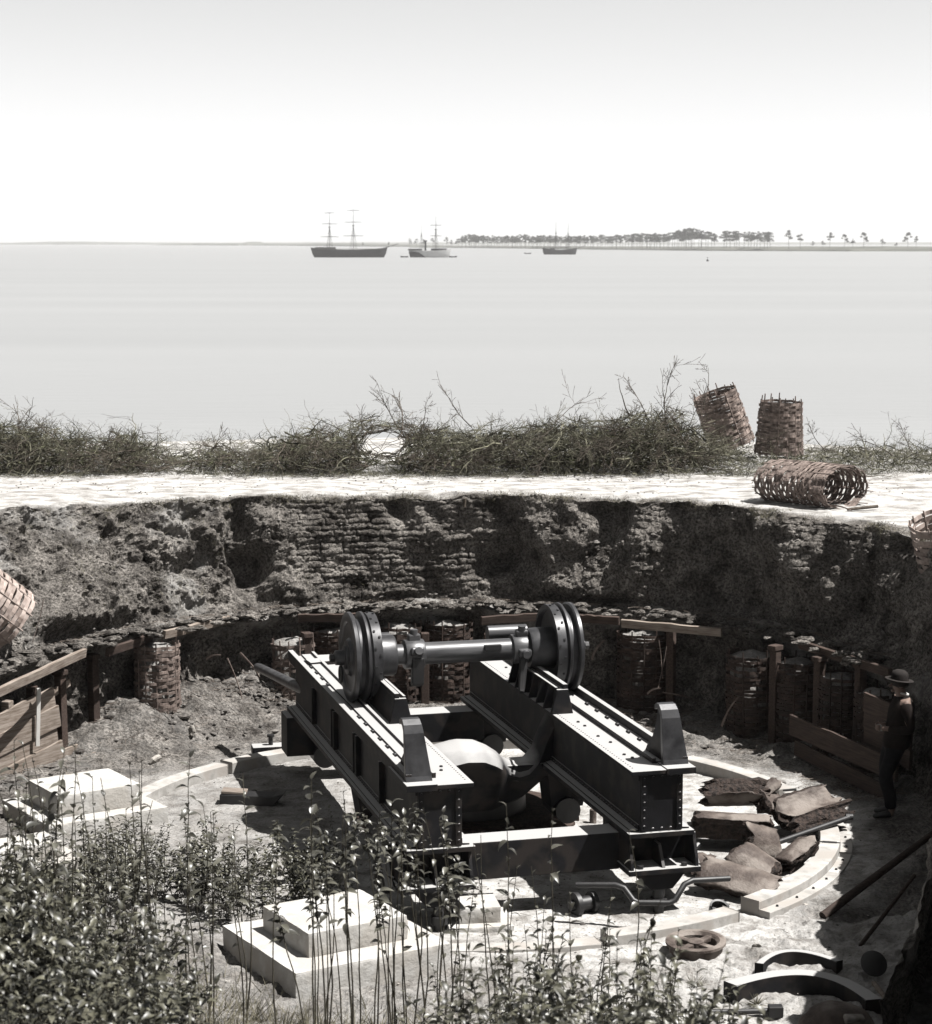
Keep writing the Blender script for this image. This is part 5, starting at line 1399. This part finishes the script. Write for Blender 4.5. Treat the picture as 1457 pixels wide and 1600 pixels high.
# bigger lumps of slumped earth lying over the shelf and its boards
parts = []
for q in range(420):
    a = np.radians(RNG.uniform(24, 162)); r = float(foot_r(np.degrees(a))) + RNG.normal(-.12, .16)
    V, F = ST[RNG.integers(8)]; s = RNG.uniform(.035, .11)
    parts.append(((V * s * np.array([1.5, 1.0, .55])) @ rotz(RNG.uniform(0, 6.28)).T * (1 + .25 * vnoise(V * 3 + q, q))[:, None] + np.array([CX + r * math.cos(a), CY + r * math.sin(a), 1.47 + RNG.uniform(-.05, .05)]), F))
join_np('slumped_earth', parts, M['earth'])

def tubes_np(lines, nsides=3):
    """lines: list of (pts (k,3), radii (k,)) -> V, F (quads)"""
    Vs = []; Fs = []; off = 0
    ang = np.arange(nsides) * 2 * PI / nsides
    for P, r in lines:
        P = np.asarray(P, float); k = len(P)
        d = np.gradient(P, axis=0); d /= np.linalg.norm(d, axis=1)[:, None] + 1e-9
        a = np.cross(d, np.array([.31, .2, .93])); a /= np.linalg.norm(a, axis=1)[:, None] + 1e-9
        b = np.cross(d, a)
        ring = P[:, None, :] + (a[:, None, :] * np.cos(ang)[None, :, None] + b[:, None, :] * np.sin(ang)[None, :, None]) * np.asarray(r)[:, None, None]
        Vs.append(ring.reshape(-1, 3))
        i = np.arange(k - 1)[:, None] * nsides; j = np.arange(nsides)[None, :]
        j2 = (j + 1) % nsides
        Fs.append((np.stack([i + j, i + j2, i + nsides + j2, i + nsides + j], -1)).reshape(-1, 4) + off); off += k * nsides
    return np.concatenate(Vs), np.concatenate(Fs)
def branch(rng, L_, r0, depth=2, droop=0.0, twigs=7, crook=.35, start=None, d0=None):
    start = np.zeros(3) if start is None else start
    d = np.array([1., 0, .35]) if d0 is None else d0
    d = d / np.linalg.norm(d)
    k = max(4, int(L_ / .07)); pts = [start]; lines = []
    step = L_ / k; dd = d.copy()
    for i in range(k):
        dd = dd + rng.normal(0, crook, 3) * .5 + np.array([0, 0, -droop]) * .1; dd /= np.linalg.norm(dd)
        pts.append(pts[-1] + dd * step)
    pts = np.array(pts); rad = np.linspace(r0, max(r0 * .25, .0032), len(pts))
    lines.append((pts, rad))
    if depth > 0:
        for q in range(twigs):
            i = rng.integers(max(1, k // 6), k)
            nd = (pts[i] - pts[i - 1]) / step + rng.normal(0, .75, 3); nd /= np.linalg.norm(nd)
            lines += branch(rng, L_ * rng.uniform(.25, .5), max(rad[i] * .55, .0018), depth - 1, droop, max(2, twigs - 3), crook, pts[i], nd)
    return lines
brs = []
for k in range(14):
    rg = np.random.default_rng(50 + k)
    brs.append(tubes_np(branch(rg, rg.uniform(.8, 1.5), rg.uniform(.011, .022), 2, 0, 5, .3)))
bk = ctrl([(-60, 655), (0, 648), (20, 655), (45, 660), (90, 668), (130, 688), (160, 690), (200, 672), (230, 690), (260, 712), (300, 714), (340, 690), (360, 708), (400, 700), (440, 680), (480, 668), (540, 662), (600, 645), (650, 668), (700, 668), (760, 672), (800, 665), (850, 655), (900, 650), (950, 655), (1000, 640), (1040, 630), (1070, 650), (1100, 690), (1150, 712), (1180, 722), (1250, 715), (1300, 700), (1400, 705), (1480, 708)])
def basey(px_): return 742 - (2 if px_ < 1080 else 20 * min(1, (px_ - 1080) / 100))
D0 = at(700, 742, BERM_Z).y
def rot_any(rng, flat=.35):
    a = rng.uniform(0, 2 * PI); e = rng.normal(0, flat); r = rng.uniform(0, 2 * PI)
    Rz = rotz(a); ce, se = math.cos(e), math.sin(e); Ry = np.array([[ce, 0, -se], [0, 1, 0], [se, 0, ce]])
    cr, sr = math.cos(r), math.sin(r); Rx = np.array([[1, 0, 0], [0, cr, -sr], [0, sr, cr]])
    return Rz @ Ry @ Rx
hole = lambda x, y: ((x - 600) / 30) ** 2 + ((y - 692) / 17) ** 2 < 1
def px_of(p):
    z = p[..., 2] - CAMZ; d = p[..., 1] * math.cos(PITCH) - z * math.sin(PITCH); u = p[..., 1] * math.sin(PITCH) + z * math.cos(PITCH)
    return 728.5 + FPX * p[..., 0] / d, 800 - FPX * u / d
x = -60.0; seg_parts = []; nseg = 0; leafV = []; 
RB = np.random.default_rng(11)
piles = {}
while x < 1480:
    top = float(bk(x)); by = basey(x)
    hgt = (by - top) / 98.0
    dens = 0.9 + hgt * 6.5 if x < 1110 else 2.4 + hgt * 5
    for q in range(int(dens * 1.25 + RB.random())):
        V, F = brs[RB.integers(14)]
        s = RB.uniform(.38, .95) * (1 if hgt > .5 else .8)
        y = D0 + .15 + RB.random() * (1.9 if x < 1110 else 3.5)
        hz = BERM_Z + max(0.02, hgt * RB.random() ** 1.2 * .92 + .02)
        Rm = rot_any(RB)
        P = (V * s) @ Rm.T
        c = atd(x + RB.uniform(-10, 10), 740, y)
        P = P + np.array([c.x, y, hz])
        P[:, 2] = np.maximum(P[:, 2], BERM_Z + .005)
        # nothing may stand higher than the heap does, apart from single twigs; keep the round opening free
        a, b = px_of(P)
        if b.min() < bk(np.array([a[np.argmin(b)]]))[0] - (34 if RB.random() > .86 else 10): 
            P[:, 2] = BERM_Z + (P[:, 2] - BERM_Z) * .60
            a, b = px_of(P)
        hd = (a - 600) / 29, (b - 692) / 15
        if np.mean(hd[0] ** 2 + hd[1] ** 2 < 1.0) > .03 or (np.any(hd[0] ** 2 + hd[1] ** 2 < .75) and RB.random() > .04): continue
        piles.setdefault(int((x + 60) // 130), []).append((P, F))
    x += 3.6
# heavier bare boughs all through the heap, some standing clear of it
bb = [tubes_np(branch(np.random.default_rng(400 + k), 1.0, .013, 2, 0, 9, .3), 4) for k in range(8)]
for q in range(300):
    x = RB.uniform(-40, 1090); hgt = (basey(x) - float(bk(x))) / 98.0
    V, F = bb[RB.integers(8)]; y = D0 + .1 + RB.random() * .9; c = atd(x, 740, y)
    P = (V * RB.uniform(.45, 1.0) * min(1.1, .55 + hgt)) @ rot_any(RB, .6).T + np.array([c.x, y, BERM_Z + hgt * RB.uniform(.1, .85)])
    P[:, 2] = np.maximum(P[:, 2], BERM_Z + .008)
    a, b = px_of(P); hd = ((a - 600) / 29) ** 2 + ((b - 692) / 15) ** 2
    if np.mean(hd < 1) > .0 and RB.random() > .06: continue
    if b.min() < float(bk(a[np.argmin(b)])) - (46 if q % 6 == 0 else 18): continue
    piles.setdefault(100 + int((x + 60) // 260), []).append((P, F))
for k, pr in piles.items(): join_np('brush_tangle', pr, M['bark'] if k >= 100 else M['twig'])
# finer needles and twigs inside the heap
parts = []; nl = 15000
xs_ = RB.uniform(-60, 1480, nl)
keep = RB.random(nl) < np.where(xs_ < 1110, np.clip((basey(600) - bk(xs_)) / 60, .25, 1), .5)
xs_ = xs_[keep]; nl = len(xs_)
by_ = np.where(xs_ < 1080, 740, 740 - 20 * np.clip((xs_ - 1080) / 100, 0, 1))
hg = (by_ - bk(xs_)) / 98.0
yy = D0 + RB.random(nl) * np.where(xs_ < 1110, 2.0, 3.6); zz = BERM_Z + np.clip(hg, .05, 2) * RB.random(nl) ** 1.5 * .82
X_ = (xs_ - 728.5) / 3327 * yy
d = RB.normal(0, 1, (nl, 3)); d[:, 2] *= .5; d /= np.linalg.norm(d, axis=1)[:, None]
sd = np.cross(d, RB.normal(0, 1, (nl, 3))); sd /= np.linalg.norm(sd, axis=1)[:, None]
L_ = RB.uniform(.05, .17, nl)[:, None]; w_ = RB.uniform(.003, .007, nl)[:, None]
c = np.stack([X_, yy, zz], -1)
a, b = px_of(c); kp = ((a - 600) / 36) ** 2 + ((b - 692) / 21) ** 2 > 1; 
V = np.stack([c - sd * w_, c + sd * w_, c + d * L_], 1)[kp].reshape(-1, 3)
V[:, 2] = np.maximum(V[:, 2], BERM_Z + .01)
tag(link('brush_needles', npmesh('brush_needles', V, np.arange(len(V)).reshape(-1, 3), M['needles'], False)), kind='stuff')
# arch of bent twigs over the round opening
lines = []
for k in range(24):
    rr0 = RB.uniform(.28, .48); sq = RB.uniform(.60, .70); ph = RB.uniform(0, 2 * PI); y = D0 + .3 + RB.random() * .5
    cc = atd(600, 692, y); t_ = np.linspace(ph, ph + RB.uniform(1.2, 3.4), 12)
    P = np.stack([cc.x + rr0 * np.cos(t_), np.full(12, y) + RB.normal(0, .04, 12), cc.z + rr0 * sq * np.sin(t_)], -1) + np.cumsum(RB.normal(0, .012, (12, 3)), 0); P[:, 2] = np.maximum(P[:, 2], BERM_Z + .01)
    lines.append((P, np.full(12, RB.uniform(.003, .007))))
for k in range(7):
    cc = atd(600 + RB.uniform(-22, 22), 692 + RB.uniform(-12, 12), D0 + .4); d = np.array([RB.normal(), RB.normal() * .3, RB.normal() * .7]); d /= np.linalg.norm(d)
    lines.append((np.array(cc) + np.linspace(-.35, .35, 6)[:, None] * d + np.cumsum(RB.normal(0, .012, (6, 3)), 0), np.full(6, .004)))
V, F = tubes_np(lines); join_np('brush_tangle', [(V, F)], M['bark'])
# single boughs that stand out of the heap
def bough(label, x0, y0, x1, y1, r0, seed, depth=2, tw=8, off=.6, crook=.22, mat='bark'):
    a = atd(x0, y0, D0 + off); b = atd(x1, y1, D0 + off + .1)
    d = b - a; rg = np.random.default_rng(seed)
    V, F = tubes_np(branch(rg, d.length * 1.05, r0, depth, 0, tw, crook, np.zeros(3), np.array(d)), 5)
    tag(link('dead_branch', npmesh('dead_branch', V, F, M[mat], True), None, a), label, 'branch')
for args in [
    ('thick crooked bough rising near the left end of the brushwood', 28, 705, 38, 632, .016, 1),
    ('bough bending over to the right at the left end of the brushwood', 100, 700, 44, 640, .013, 2),
    ('bush of forked twigs standing on the brushwood left of the low gap', 200, 730, 205, 655, .010, 3),
    ('arching dead branch reaching left across the low gap in the brushwood', 385, 740, 232, 698, .014, 4),
    ('fan of bare twigs in the low gap of the brushwood', 325, 720, 350, 672, .009, 5),
    ('short sawn log sticking up left of the round opening', 488, 698, 472, 676, .034, 6, 0, 1),
    ('crooked branch reaching up left over the sawn log', 520, 715, 452, 660, .012, 7),
    ('forked bare branch standing above the round opening', 640, 690, 604, 612, .014, 8),
    ('tall curved twig arching above the heap right of the round opening', 738, 668, 690, 600, .010, 9, 2, 6),
    ('branching sprig rising from the heap left of its middle', 655, 690, 672, 632, .010, 10),
    ('spreading bare branch over the middle of the brushwood', 830, 700, 905, 620, .012, 12),
    ('straight dark stick poking up left above the right part of the heap', 985, 650, 944, 606, .014, 13, 0, 1),
    ('thin twigs standing above the right part of the heap', 1010, 650, 990, 580, .008, 14),
    ('tall thin bough with side twigs left of the tilted gabion', 1040, 660, 1058, 560, .009, 15),
    ('upright forked twig rising behind the top of the tilted gabion', 1100, 640, 1112, 566, .009, 16),
    ('long pale branch lying slanting in the right part of the heap', 885, 720, 1000, 668, .020, 17),
    ('tangle of thin twigs against the left side of the tilted gabion', 1070, 700, 1100, 600, .008, 18),
    ('low spreading dead branch on the parapet right of the upright gabion', 1290, 705, 1265, 668, .009, 19),
    ('long thin branch lying right on the parapet beside the water', 1395, 712, 1330, 672, .009, 20),
    ('dead stick with side twigs at the right edge of the parapet', 1425, 705, 1405, 660, .007, 21)]:
    bough(*args)
rod('pole', 'long straight pale pole lying along the foot of the brushwood', 'pole', at(668, 728, BERM_Z + .05), at(870, 725, BERM_Z + .07), .014, M['wood'], .7)
# litter of twigs on the ground: before the brushwood, in the pit
def litter(name, pts, Lr, r, mat, seed):
    rg = np.random.default_rng(seed); lines = []
    for p in pts:
        L_ = rg.uniform(*Lr); a = rg.uniform(0, 2 * PI); d = np.array([math.cos(a), math.sin(a), rg.normal(0, .12)])
        t = np.linspace(-.5, .5, 4)[:, None]; P = p + d * t * L_ + rg.normal(0, L_ * .05, (4, 3)) * np.array([1, 1, .3]); P[:, 2] = np.maximum(P[:, 2], p[2] - .005)
        lines.append((P, np.linspace(r, r * .4, 4) * rg.uniform(.6, 1.3)))
    V, F = tubes_np(lines); return join_np(name, [(V, F)], mat)
n = 2600; px_ = RB.uniform(-40, 1480, n); yy = D0 + RB.normal(-.05, .28, n)
litter('twig_litter', np.stack([(px_ - 728.5) / 3327 * yy, yy, np.full(n, BERM_Z + .015)], -1), (.04, .25), .0035, M['twig'], 3)
n = 1500; th_ = np.radians(RB.uniform(10, 75, n)); rr_ = foot_r(np.degrees(th_)) - np.abs(RB.normal(0, .6, n)); X_ = CX + rr_ * np.cos(th_); Y_ = CY + rr_ * np.sin(th_)
litter('twig_litter', np.stack([X_, Y_, floor_z(X_, Y_) + .02], -1), (.05, .35), .004, M['wood'], 4)
n = 900; th_ = np.radians(RB.uniform(75, 165, n)); rr_ = foot_r(np.degrees(th_)) - np.abs(RB.normal(0, .5, n)); X_ = CX + rr_ * np.cos(th_); Y_ = CY + rr_ * np.sin(th_)
litter('twig_litter', np.stack([X_, Y_, floor_z(X_, Y_) + .03], -1), (.05, .3), .0035, M['wood'], 5)
n = 700; a_ = RB.uniform(0, 2 * PI, n); rr_ = 5 * np.sqrt(RB.random(n)); X_ = rr_ * np.cos(a_); Y_ = 23 + rr_ * np.sin(a_)
litter('twig_litter', np.stack([X_, Y_, floor_z(X_, Y_) + .015], -1), (.03, .14), .0025, M['bark'], 6)
# straw on top of the gabions and the shelf
n = 1500; th_ = RB.uniform(25, 150, n); t_ = np.radians(th_); rr_ = foot_r(th_) + RB.uniform(-.5, .1, n); zz = np.where(rr_ > foot_r(th_) - .12, 1.5, 1.24)
sel = zz > 1.3
litter('straw', np.stack([CX + rr_ * np.cos(t_), CY + rr_ * np.sin(t_), zz + .02], -1)[sel], (.04, .22), .003, M['wood'], 7)

# grass: on the lip of the bank, on the slumped earth, on the parapet
def blades(name, P, h, w, mat, seed, lean=.5):
    rg = np.random.default_rng(seed); n = len(P)
    a = rg.uniform(0, 2 * PI, n); s = np.stack([np.cos(a), np.sin(a), a * 0], -1)
    hh = h * rg.uniform(.4, 1.2, n)[:, None]; ww = w * rg.uniform(.7, 1.3, n)[:, None]
    tip = P + np.concatenate([rg.normal(0, lean, (n, 2)) * hh, hh], 1)
    V = np.stack([P - s * ww, P + s * ww, tip], 1).reshape(-1, 3)
    return tag(link(name, npmesh(name, V, np.arange(len(V)).reshape(-1, 3), mat, False)), kind='stuff')
n = 13000; ri = np.clip((RNG.normal(138, 3.4, n)).astype(int), 120, 146); ci = RNG.integers(np.searchsorted(BANKTH, 20), np.searchsorted(BANKTH, 162), n)
P = BANKV[ri, ci] + RNG.normal(0, .015, (n, 3)); cl = vnoise(P * 2.2, 4) + RNG.normal(0, .25, n); P = P[cl > .12]
blades('bank_grass', P, .055, .004, M['grass'], 2, .8)
n = 9000; ri = RNG.integers(50, 138, n); ci = RNG.integers(np.searchsorted(BANKTH, 100), np.searchsorted(BANKTH, 165), n)
P = BANKV[ri, ci] + RNG.normal(0, .01, (n, 3)); cl = vnoise(P * 1.7, 9) + RNG.normal(0, .25, n); P = P[cl > .05]
blades('bank_grass', P, .05, .004, M['grass'], 3, .9)
n = 9000; px_ = np.concatenate([RNG.uniform(-50, 1480, n // 2), RNG.uniform(1080, 1480, n // 2)]); yy = D0 + np.concatenate([RNG.normal(.1, .25, n // 2), RNG.uniform(0, 4.5, n // 2)])
P = np.stack([(px_ - 728.5) / 3327 * yy, yy, np.full(n, BERM_Z)], -1)[:]
blades('parapet_grass', P, .09, .004, M['twig'], 5, .7)

# ================================================================== FOREGROUND WEEDS
def leaf_np(L_, W, curl, fold, seed):
    rg = np.random.default_rng(seed); n = 6; V = []; 
    for i in range(n + 1):
        t = i / n; w = W * (math.sin(PI * min(1, t * 1.02) ** .75)) * .5 + .0006
        x = L_ * (math.sin(curl * t) / curl if curl > .01 else t); z = -L_ * (1 - math.cos(curl * t)) / max(curl, .01)
        V += [(x, -w, z + w * fold), (x, 0, z), (x, w, z + w * fold)]
    F = []
    for i in range(n):
        for k in (0, 1): F.append((i * 3 + k, i * 3 + k + 1, i * 3 + 3 + k + 1, i * 3 + 3 + k))
    return np.array(V), np.array(F)
LV = [leaf_np(.098 * s, .043 * s * w, c, .45, k) for k, (s, w, c) in enumerate([(1, 1, .9), (1.15, .9, 1.3), (.9, 1.1, .6), (.75, 1, 1.1), (1.05, .8, 1.6)])]
LM = [npmesh('leaf', V, F, M['leaf'], True) for V, F in LV]
def sprig_layout(rg, H, nleaf, lean, top=.35):
    k = 9; d = np.array([rg.normal(0, lean), rg.normal(0, lean), 1.0]); P = [np.zeros(3)]
    for i in range(k):
        d = d + rg.normal(0, .05, 3); d[2] = max(d[2], .5); d /= np.linalg.norm(d); P.append(P[-1] + d * H / k)
    P = np.array(P); rad = np.linspace(.0052, .0016, len(P))
    lv = []
    ph = rg.uniform(0, 6.28)
    for q in range(nleaf):
        t = 1 - (q / nleaf) * (1 - top) * rg.uniform(.85, 1.0)
        f = t * k; i = min(int(f), k - 1); p = P[i] * (1 - (f - i)) + P[i + 1] * (f - i)
        az = ph + q * 2.4 + rg.normal(0, .3); pitch = rg.uniform(-.9, .2) if q else -1.1
        lv.append((p, az, pitch, rg.uniform(-.5, .5), rg.uniform(.65, 1.25) * (1 if q > 2 else .75)))
    return (P, rad), lv
def mat_of(az, pitch, roll):
    return (Matrix.Rotation(az, 3, 'Z') @ Matrix.Rotation(pitch, 3, 'Y') @ Matrix.Rotation(roll, 3, 'X'))
# shrub variants: several stems, all foliage as one part
SV = []
for k in range(12):
    rg = np.random.default_rng(300 + k); lines = []; lvV = []; lvF = []; off = 0
    for s in range(rg.integers(4, 7)):
        (P, rad), lv = sprig_layout(rg, rg.uniform(.55, 1.0), rg.integers(15, 26), .28, .25)
        P = P + np.array([rg.normal(0, .05), rg.normal(0, .05), 0]); base = P[0]
        lines.append((P, rad))
        for p, az, pitch, roll, sc in lv:
            V, F = LV[rg.integers(5)]; R_ = np.array(mat_of(az, pitch, roll)); sc *= .92
            lvV.append((V * sc) @ R_.T + p + base * 1.0); lvF.append(F + off); off += len(V)
    V, F = tubes_np(lines, 4)
    SV.append((npmesh('stem', V, F, M['stem'], True), npmesh('foliage', np.concatenate(lvV), np.concatenate(lvF), M['leafmass'], True)))
from mathutils.geometry import intersect_point_tri_2d
def inpoly(x, y, poly):
    c = False; j = len(poly) - 1
    for i in range(len(poly)):
        if (poly[i][1] > y) != (poly[j][1] > y) and x < (poly[j][0] - poly[i][0]) * (y - poly[i][1]) / (poly[j][1] - poly[i][1]) + poly[i][0]: c = not c
        j = i
    return c
mass = [(-40, 1235), (60, 1275), (130, 1350), (200, 1320), (280, 1290), (360, 1300), (450, 1300), (520, 1330), (430, 1325), (310, 1350), (235, 1420), (260, 1530), (430, 1615), (640, 1600), (700, 1500), (800, 1462), (900, 1435), (1010, 1430), (1090, 1480), (1125, 1540), (1140, 1640), (-40, 1640)]
rw = random.Random(77); cnt = 0
SG = 'leafy weeds massed in the foreground'
def weed_density(x, y):
    d = 1.0
    if 560 < x < 960 and y > 1490: d = .6
    if 180 < x < 340 and 1360 < y < 1470: d = .8
    return d
tries = 0
while cnt < 214 and tries < 9000:
    tries += 1
    x = rw.uniform(-40, 1140); y = rw.uniform(1235, 1640)
    if 330 < x < 730 and y < 1495: continue
    if y < 1365 and x > 120: continue
    if not inpoly(x, y, mass) or rw.random() > weed_density(x, y): continue
    D = rw.uniform(10.5, 16.8) - (y - 1285) / 355 * 2.2
    v = atd(x, y, D); g = gz(v.x, v.y); h = v.z - g
    if not (.35 < h < 1.55): continue
    t = thing('leafy_weed', 'leafy weed in the dense undergrowth of the foreground', 'weed', (v.x, v.y, g - .02), (rw.gauss(0, .08), rw.gauss(0, .08), rw.uniform(0, 6.28)), SG)
    sm, fm = SV[rw.randrange(12)]; hs_ = h * 1.08
    ws = min(hs_, 1.0) ** .6
    link('stem', sm, t, scale=(ws, ws, hs_)); link('foliage', fm, t, scale=(ws, ws, hs_ * .9 + .1 * ws))
    cnt += 1
# low bushes that grow on the floor just behind the near plinth: finer leaves, farther off
cl = 0; tries = 0
while cl < 84 and tries < 6000:
    tries += 1
    x = rw.uniform(40, 545); y = rw.uniform(1262, 1392)
    if x > 430 and y > 1372 or x < 130 and y < 1310: continue
    D = rw.uniform(20.3, 22.6); v = atd(x, y, D); g = gz(v.x, v.y); h = v.z - g
    if not (.22 < h < .95): continue
    t = thing('leafy_weed', 'leafy weed in the dense undergrowth of the foreground', 'weed', (v.x, v.y, g - .02), (rw.gauss(0, .12), rw.gauss(0, .12), rw.uniform(0, 6.28)), SG)
    sm, fm = SV[rw.randrange(12)]; ws = rw.uniform(.6, .95)
    link('stem', sm, t, scale=(ws, ws, h * 1.05)); link('foliage', fm, t, scale=(ws, ws, max(h * 1.05, ws * .6))); cl += 1
# tall single stalks whose leaves can be told apart
def stalk(label, x, y, D, nleaf, seed, group, lean=.05, top=.45, lsc=1.0):
    v = atd(x, y, D); g = gz(v.x, v.y); h = max(.4, v.z - g)
    rg = np.random.default_rng(seed)
    (P, rad), lv = sprig_layout(rg, h, nleaf, lean, top)
    P = P - np.outer(np.linspace(0, 1, len(P)), (P[-1] * np.array([1, 1, 0]))) * .7
    t = thing('weed_stalk', label, 'weed', (v.x, v.y, g - .02), (0, 0, 0), group)
    V, F = tubes_np([(P, rad * (.8 + h * .35))], 5); link('stem', npmesh('stem', V, F, M['stem'], True), t)
    for p, az, pitch, roll, sc in lv:
        f = min(p[2] / max(h, .1), .999) * (len(P) - 1); i = int(f); pp = P[i] * (1 - (f - i)) + P[i + 1] * (f - i)
        o = link('leaf', LM[rg.integers(5)], t, pp, mat_of(az, pitch, roll).to_euler(), (sc * lsc,) * 3)
TG = 'tall leafy stalks rising above the undergrowth'
k = 0
specs = []
for _ in range(20): specs.append((rw.uniform(0, 180), rw.uniform(1140, 1290)))
for _ in range(24): specs.append((rw.uniform(150, 420), rw.uniform(1165, 1330)))
for _ in range(14): specs.append((rw.uniform(480, 800), rw.uniform(1215, 1300)))
for _ in range(12): specs.append((rw.uniform(780, 1010), rw.uniform(1330, 1450)))
for _ in range(10): specs.append((rw.uniform(1000, 1130), rw.uniform(1480, 1580)))
for x, y in specs:
    D = rw.uniform(13.2, 17.0) - (0.6 if y > 1350 else 0)
    if x > 780: D = rw.uniform(14.5, 16.4)
    stalk('tall thin leafy stalk rising above the foreground undergrowth', x, y, D, rw.randint(6, 15), 900 + k, TG, lean=rw.uniform(.05, .24), top=rw.uniform(.3, .6), lsc=rw.uniform(.85, 1.2)); k += 1
for _ in range(22):                      # leafy heads on bare stems before the near left corner of the chassis
    stalk('tall thin leafy stalk rising above the foreground undergrowth', rw.uniform(400, 740), rw.uniform(1235, 1370), rw.uniform(14.0, 16.6), rw.randint(14, 24), 2000 + k, TG, lean=rw.uniform(.05, .2), top=rw.uniform(.74, .86), lsc=rw.uniform(.9, 1.2)); k += 1
for (x, y, D, n, lab) in [
    (492, 1212, 13.0, 22, 'tallest leafy stalk, crossing the near end plate of the left girder'),
    (790, 1250, 14.0, 14, 'lone tall stalk with a leafy tip in front of the base plate under the chassis'),
    (868, 1262, 14.0, 12, 'lone stalk with pale curled top leaves before the middle of the cross beam'),
    (900, 1382, 13.6, 12, 'sprig with a few leaves before the lower edge of the cross beam'),
    (995, 1290, 14.8, 9, 'thin stalk with a small leafy top before the right part of the cross beam'),
    (35, 1150, 15.0, 20, 'leafy stalk in front of the boards at the far left'),
    (105, 1168, 14.8, 20, 'bushy-topped stalk before the far left plinth')]:
    stalk(lab, x, y, D, n, 1200 + x, None, lsc=1.15)
# grass and creeping cover on the near bank
n = 26000; X_ = RNG.uniform(-6.5, 2.6, n); Y_ = RNG.uniform(8.5, 20.0, n)
kp = (Y_ < np.interp(X_, [-6.5, -3.5, -1, 1.2, 2.6], [20.2, 18.6, 17.4, 16.6, 15.6]) + RNG.normal(0, .4, n)) & (np.abs(X_) < .235 * Y_ + .6)
X_, Y_ = X_[kp], Y_[kp]
blades('near_bank_grass', np.stack([X_, Y_, floor_z(X_, Y_)], -1), .26, .006, M['grass'], 6, .7)
for (x, y, s, lab) in [(1183, 1572, .16, 'small dry tuft of grass inside the lower curved rail'), (1085, 1545, .18, 'tuft at the right tip of the undergrowth')]:
    v = at(x, y, 0); rg = np.random.default_rng(x)
    ln = []
    for q in range(60):
        a = rg.uniform(0, 6.28); e = rg.uniform(.2, 1.3); t_ = np.linspace(0, 1, 4)[:, None]
        ln.append((t_ * np.array([math.cos(a) * math.cos(e), math.sin(a) * math.cos(e), math.sin(e)]) * s * rg.uniform(.5, 1) - np.array([0, 0, 1]) * t_ ** 2 * s * .15, [.003, .0025, .002, .0012]))
    V, F = tubes_np(ln); tag(link('grass_tuft', npmesh('grass_tuft', V, F, M['grass'], False), None, (v.x, v.y, gz(v.x, v.y))), lab, 'grass tuft')
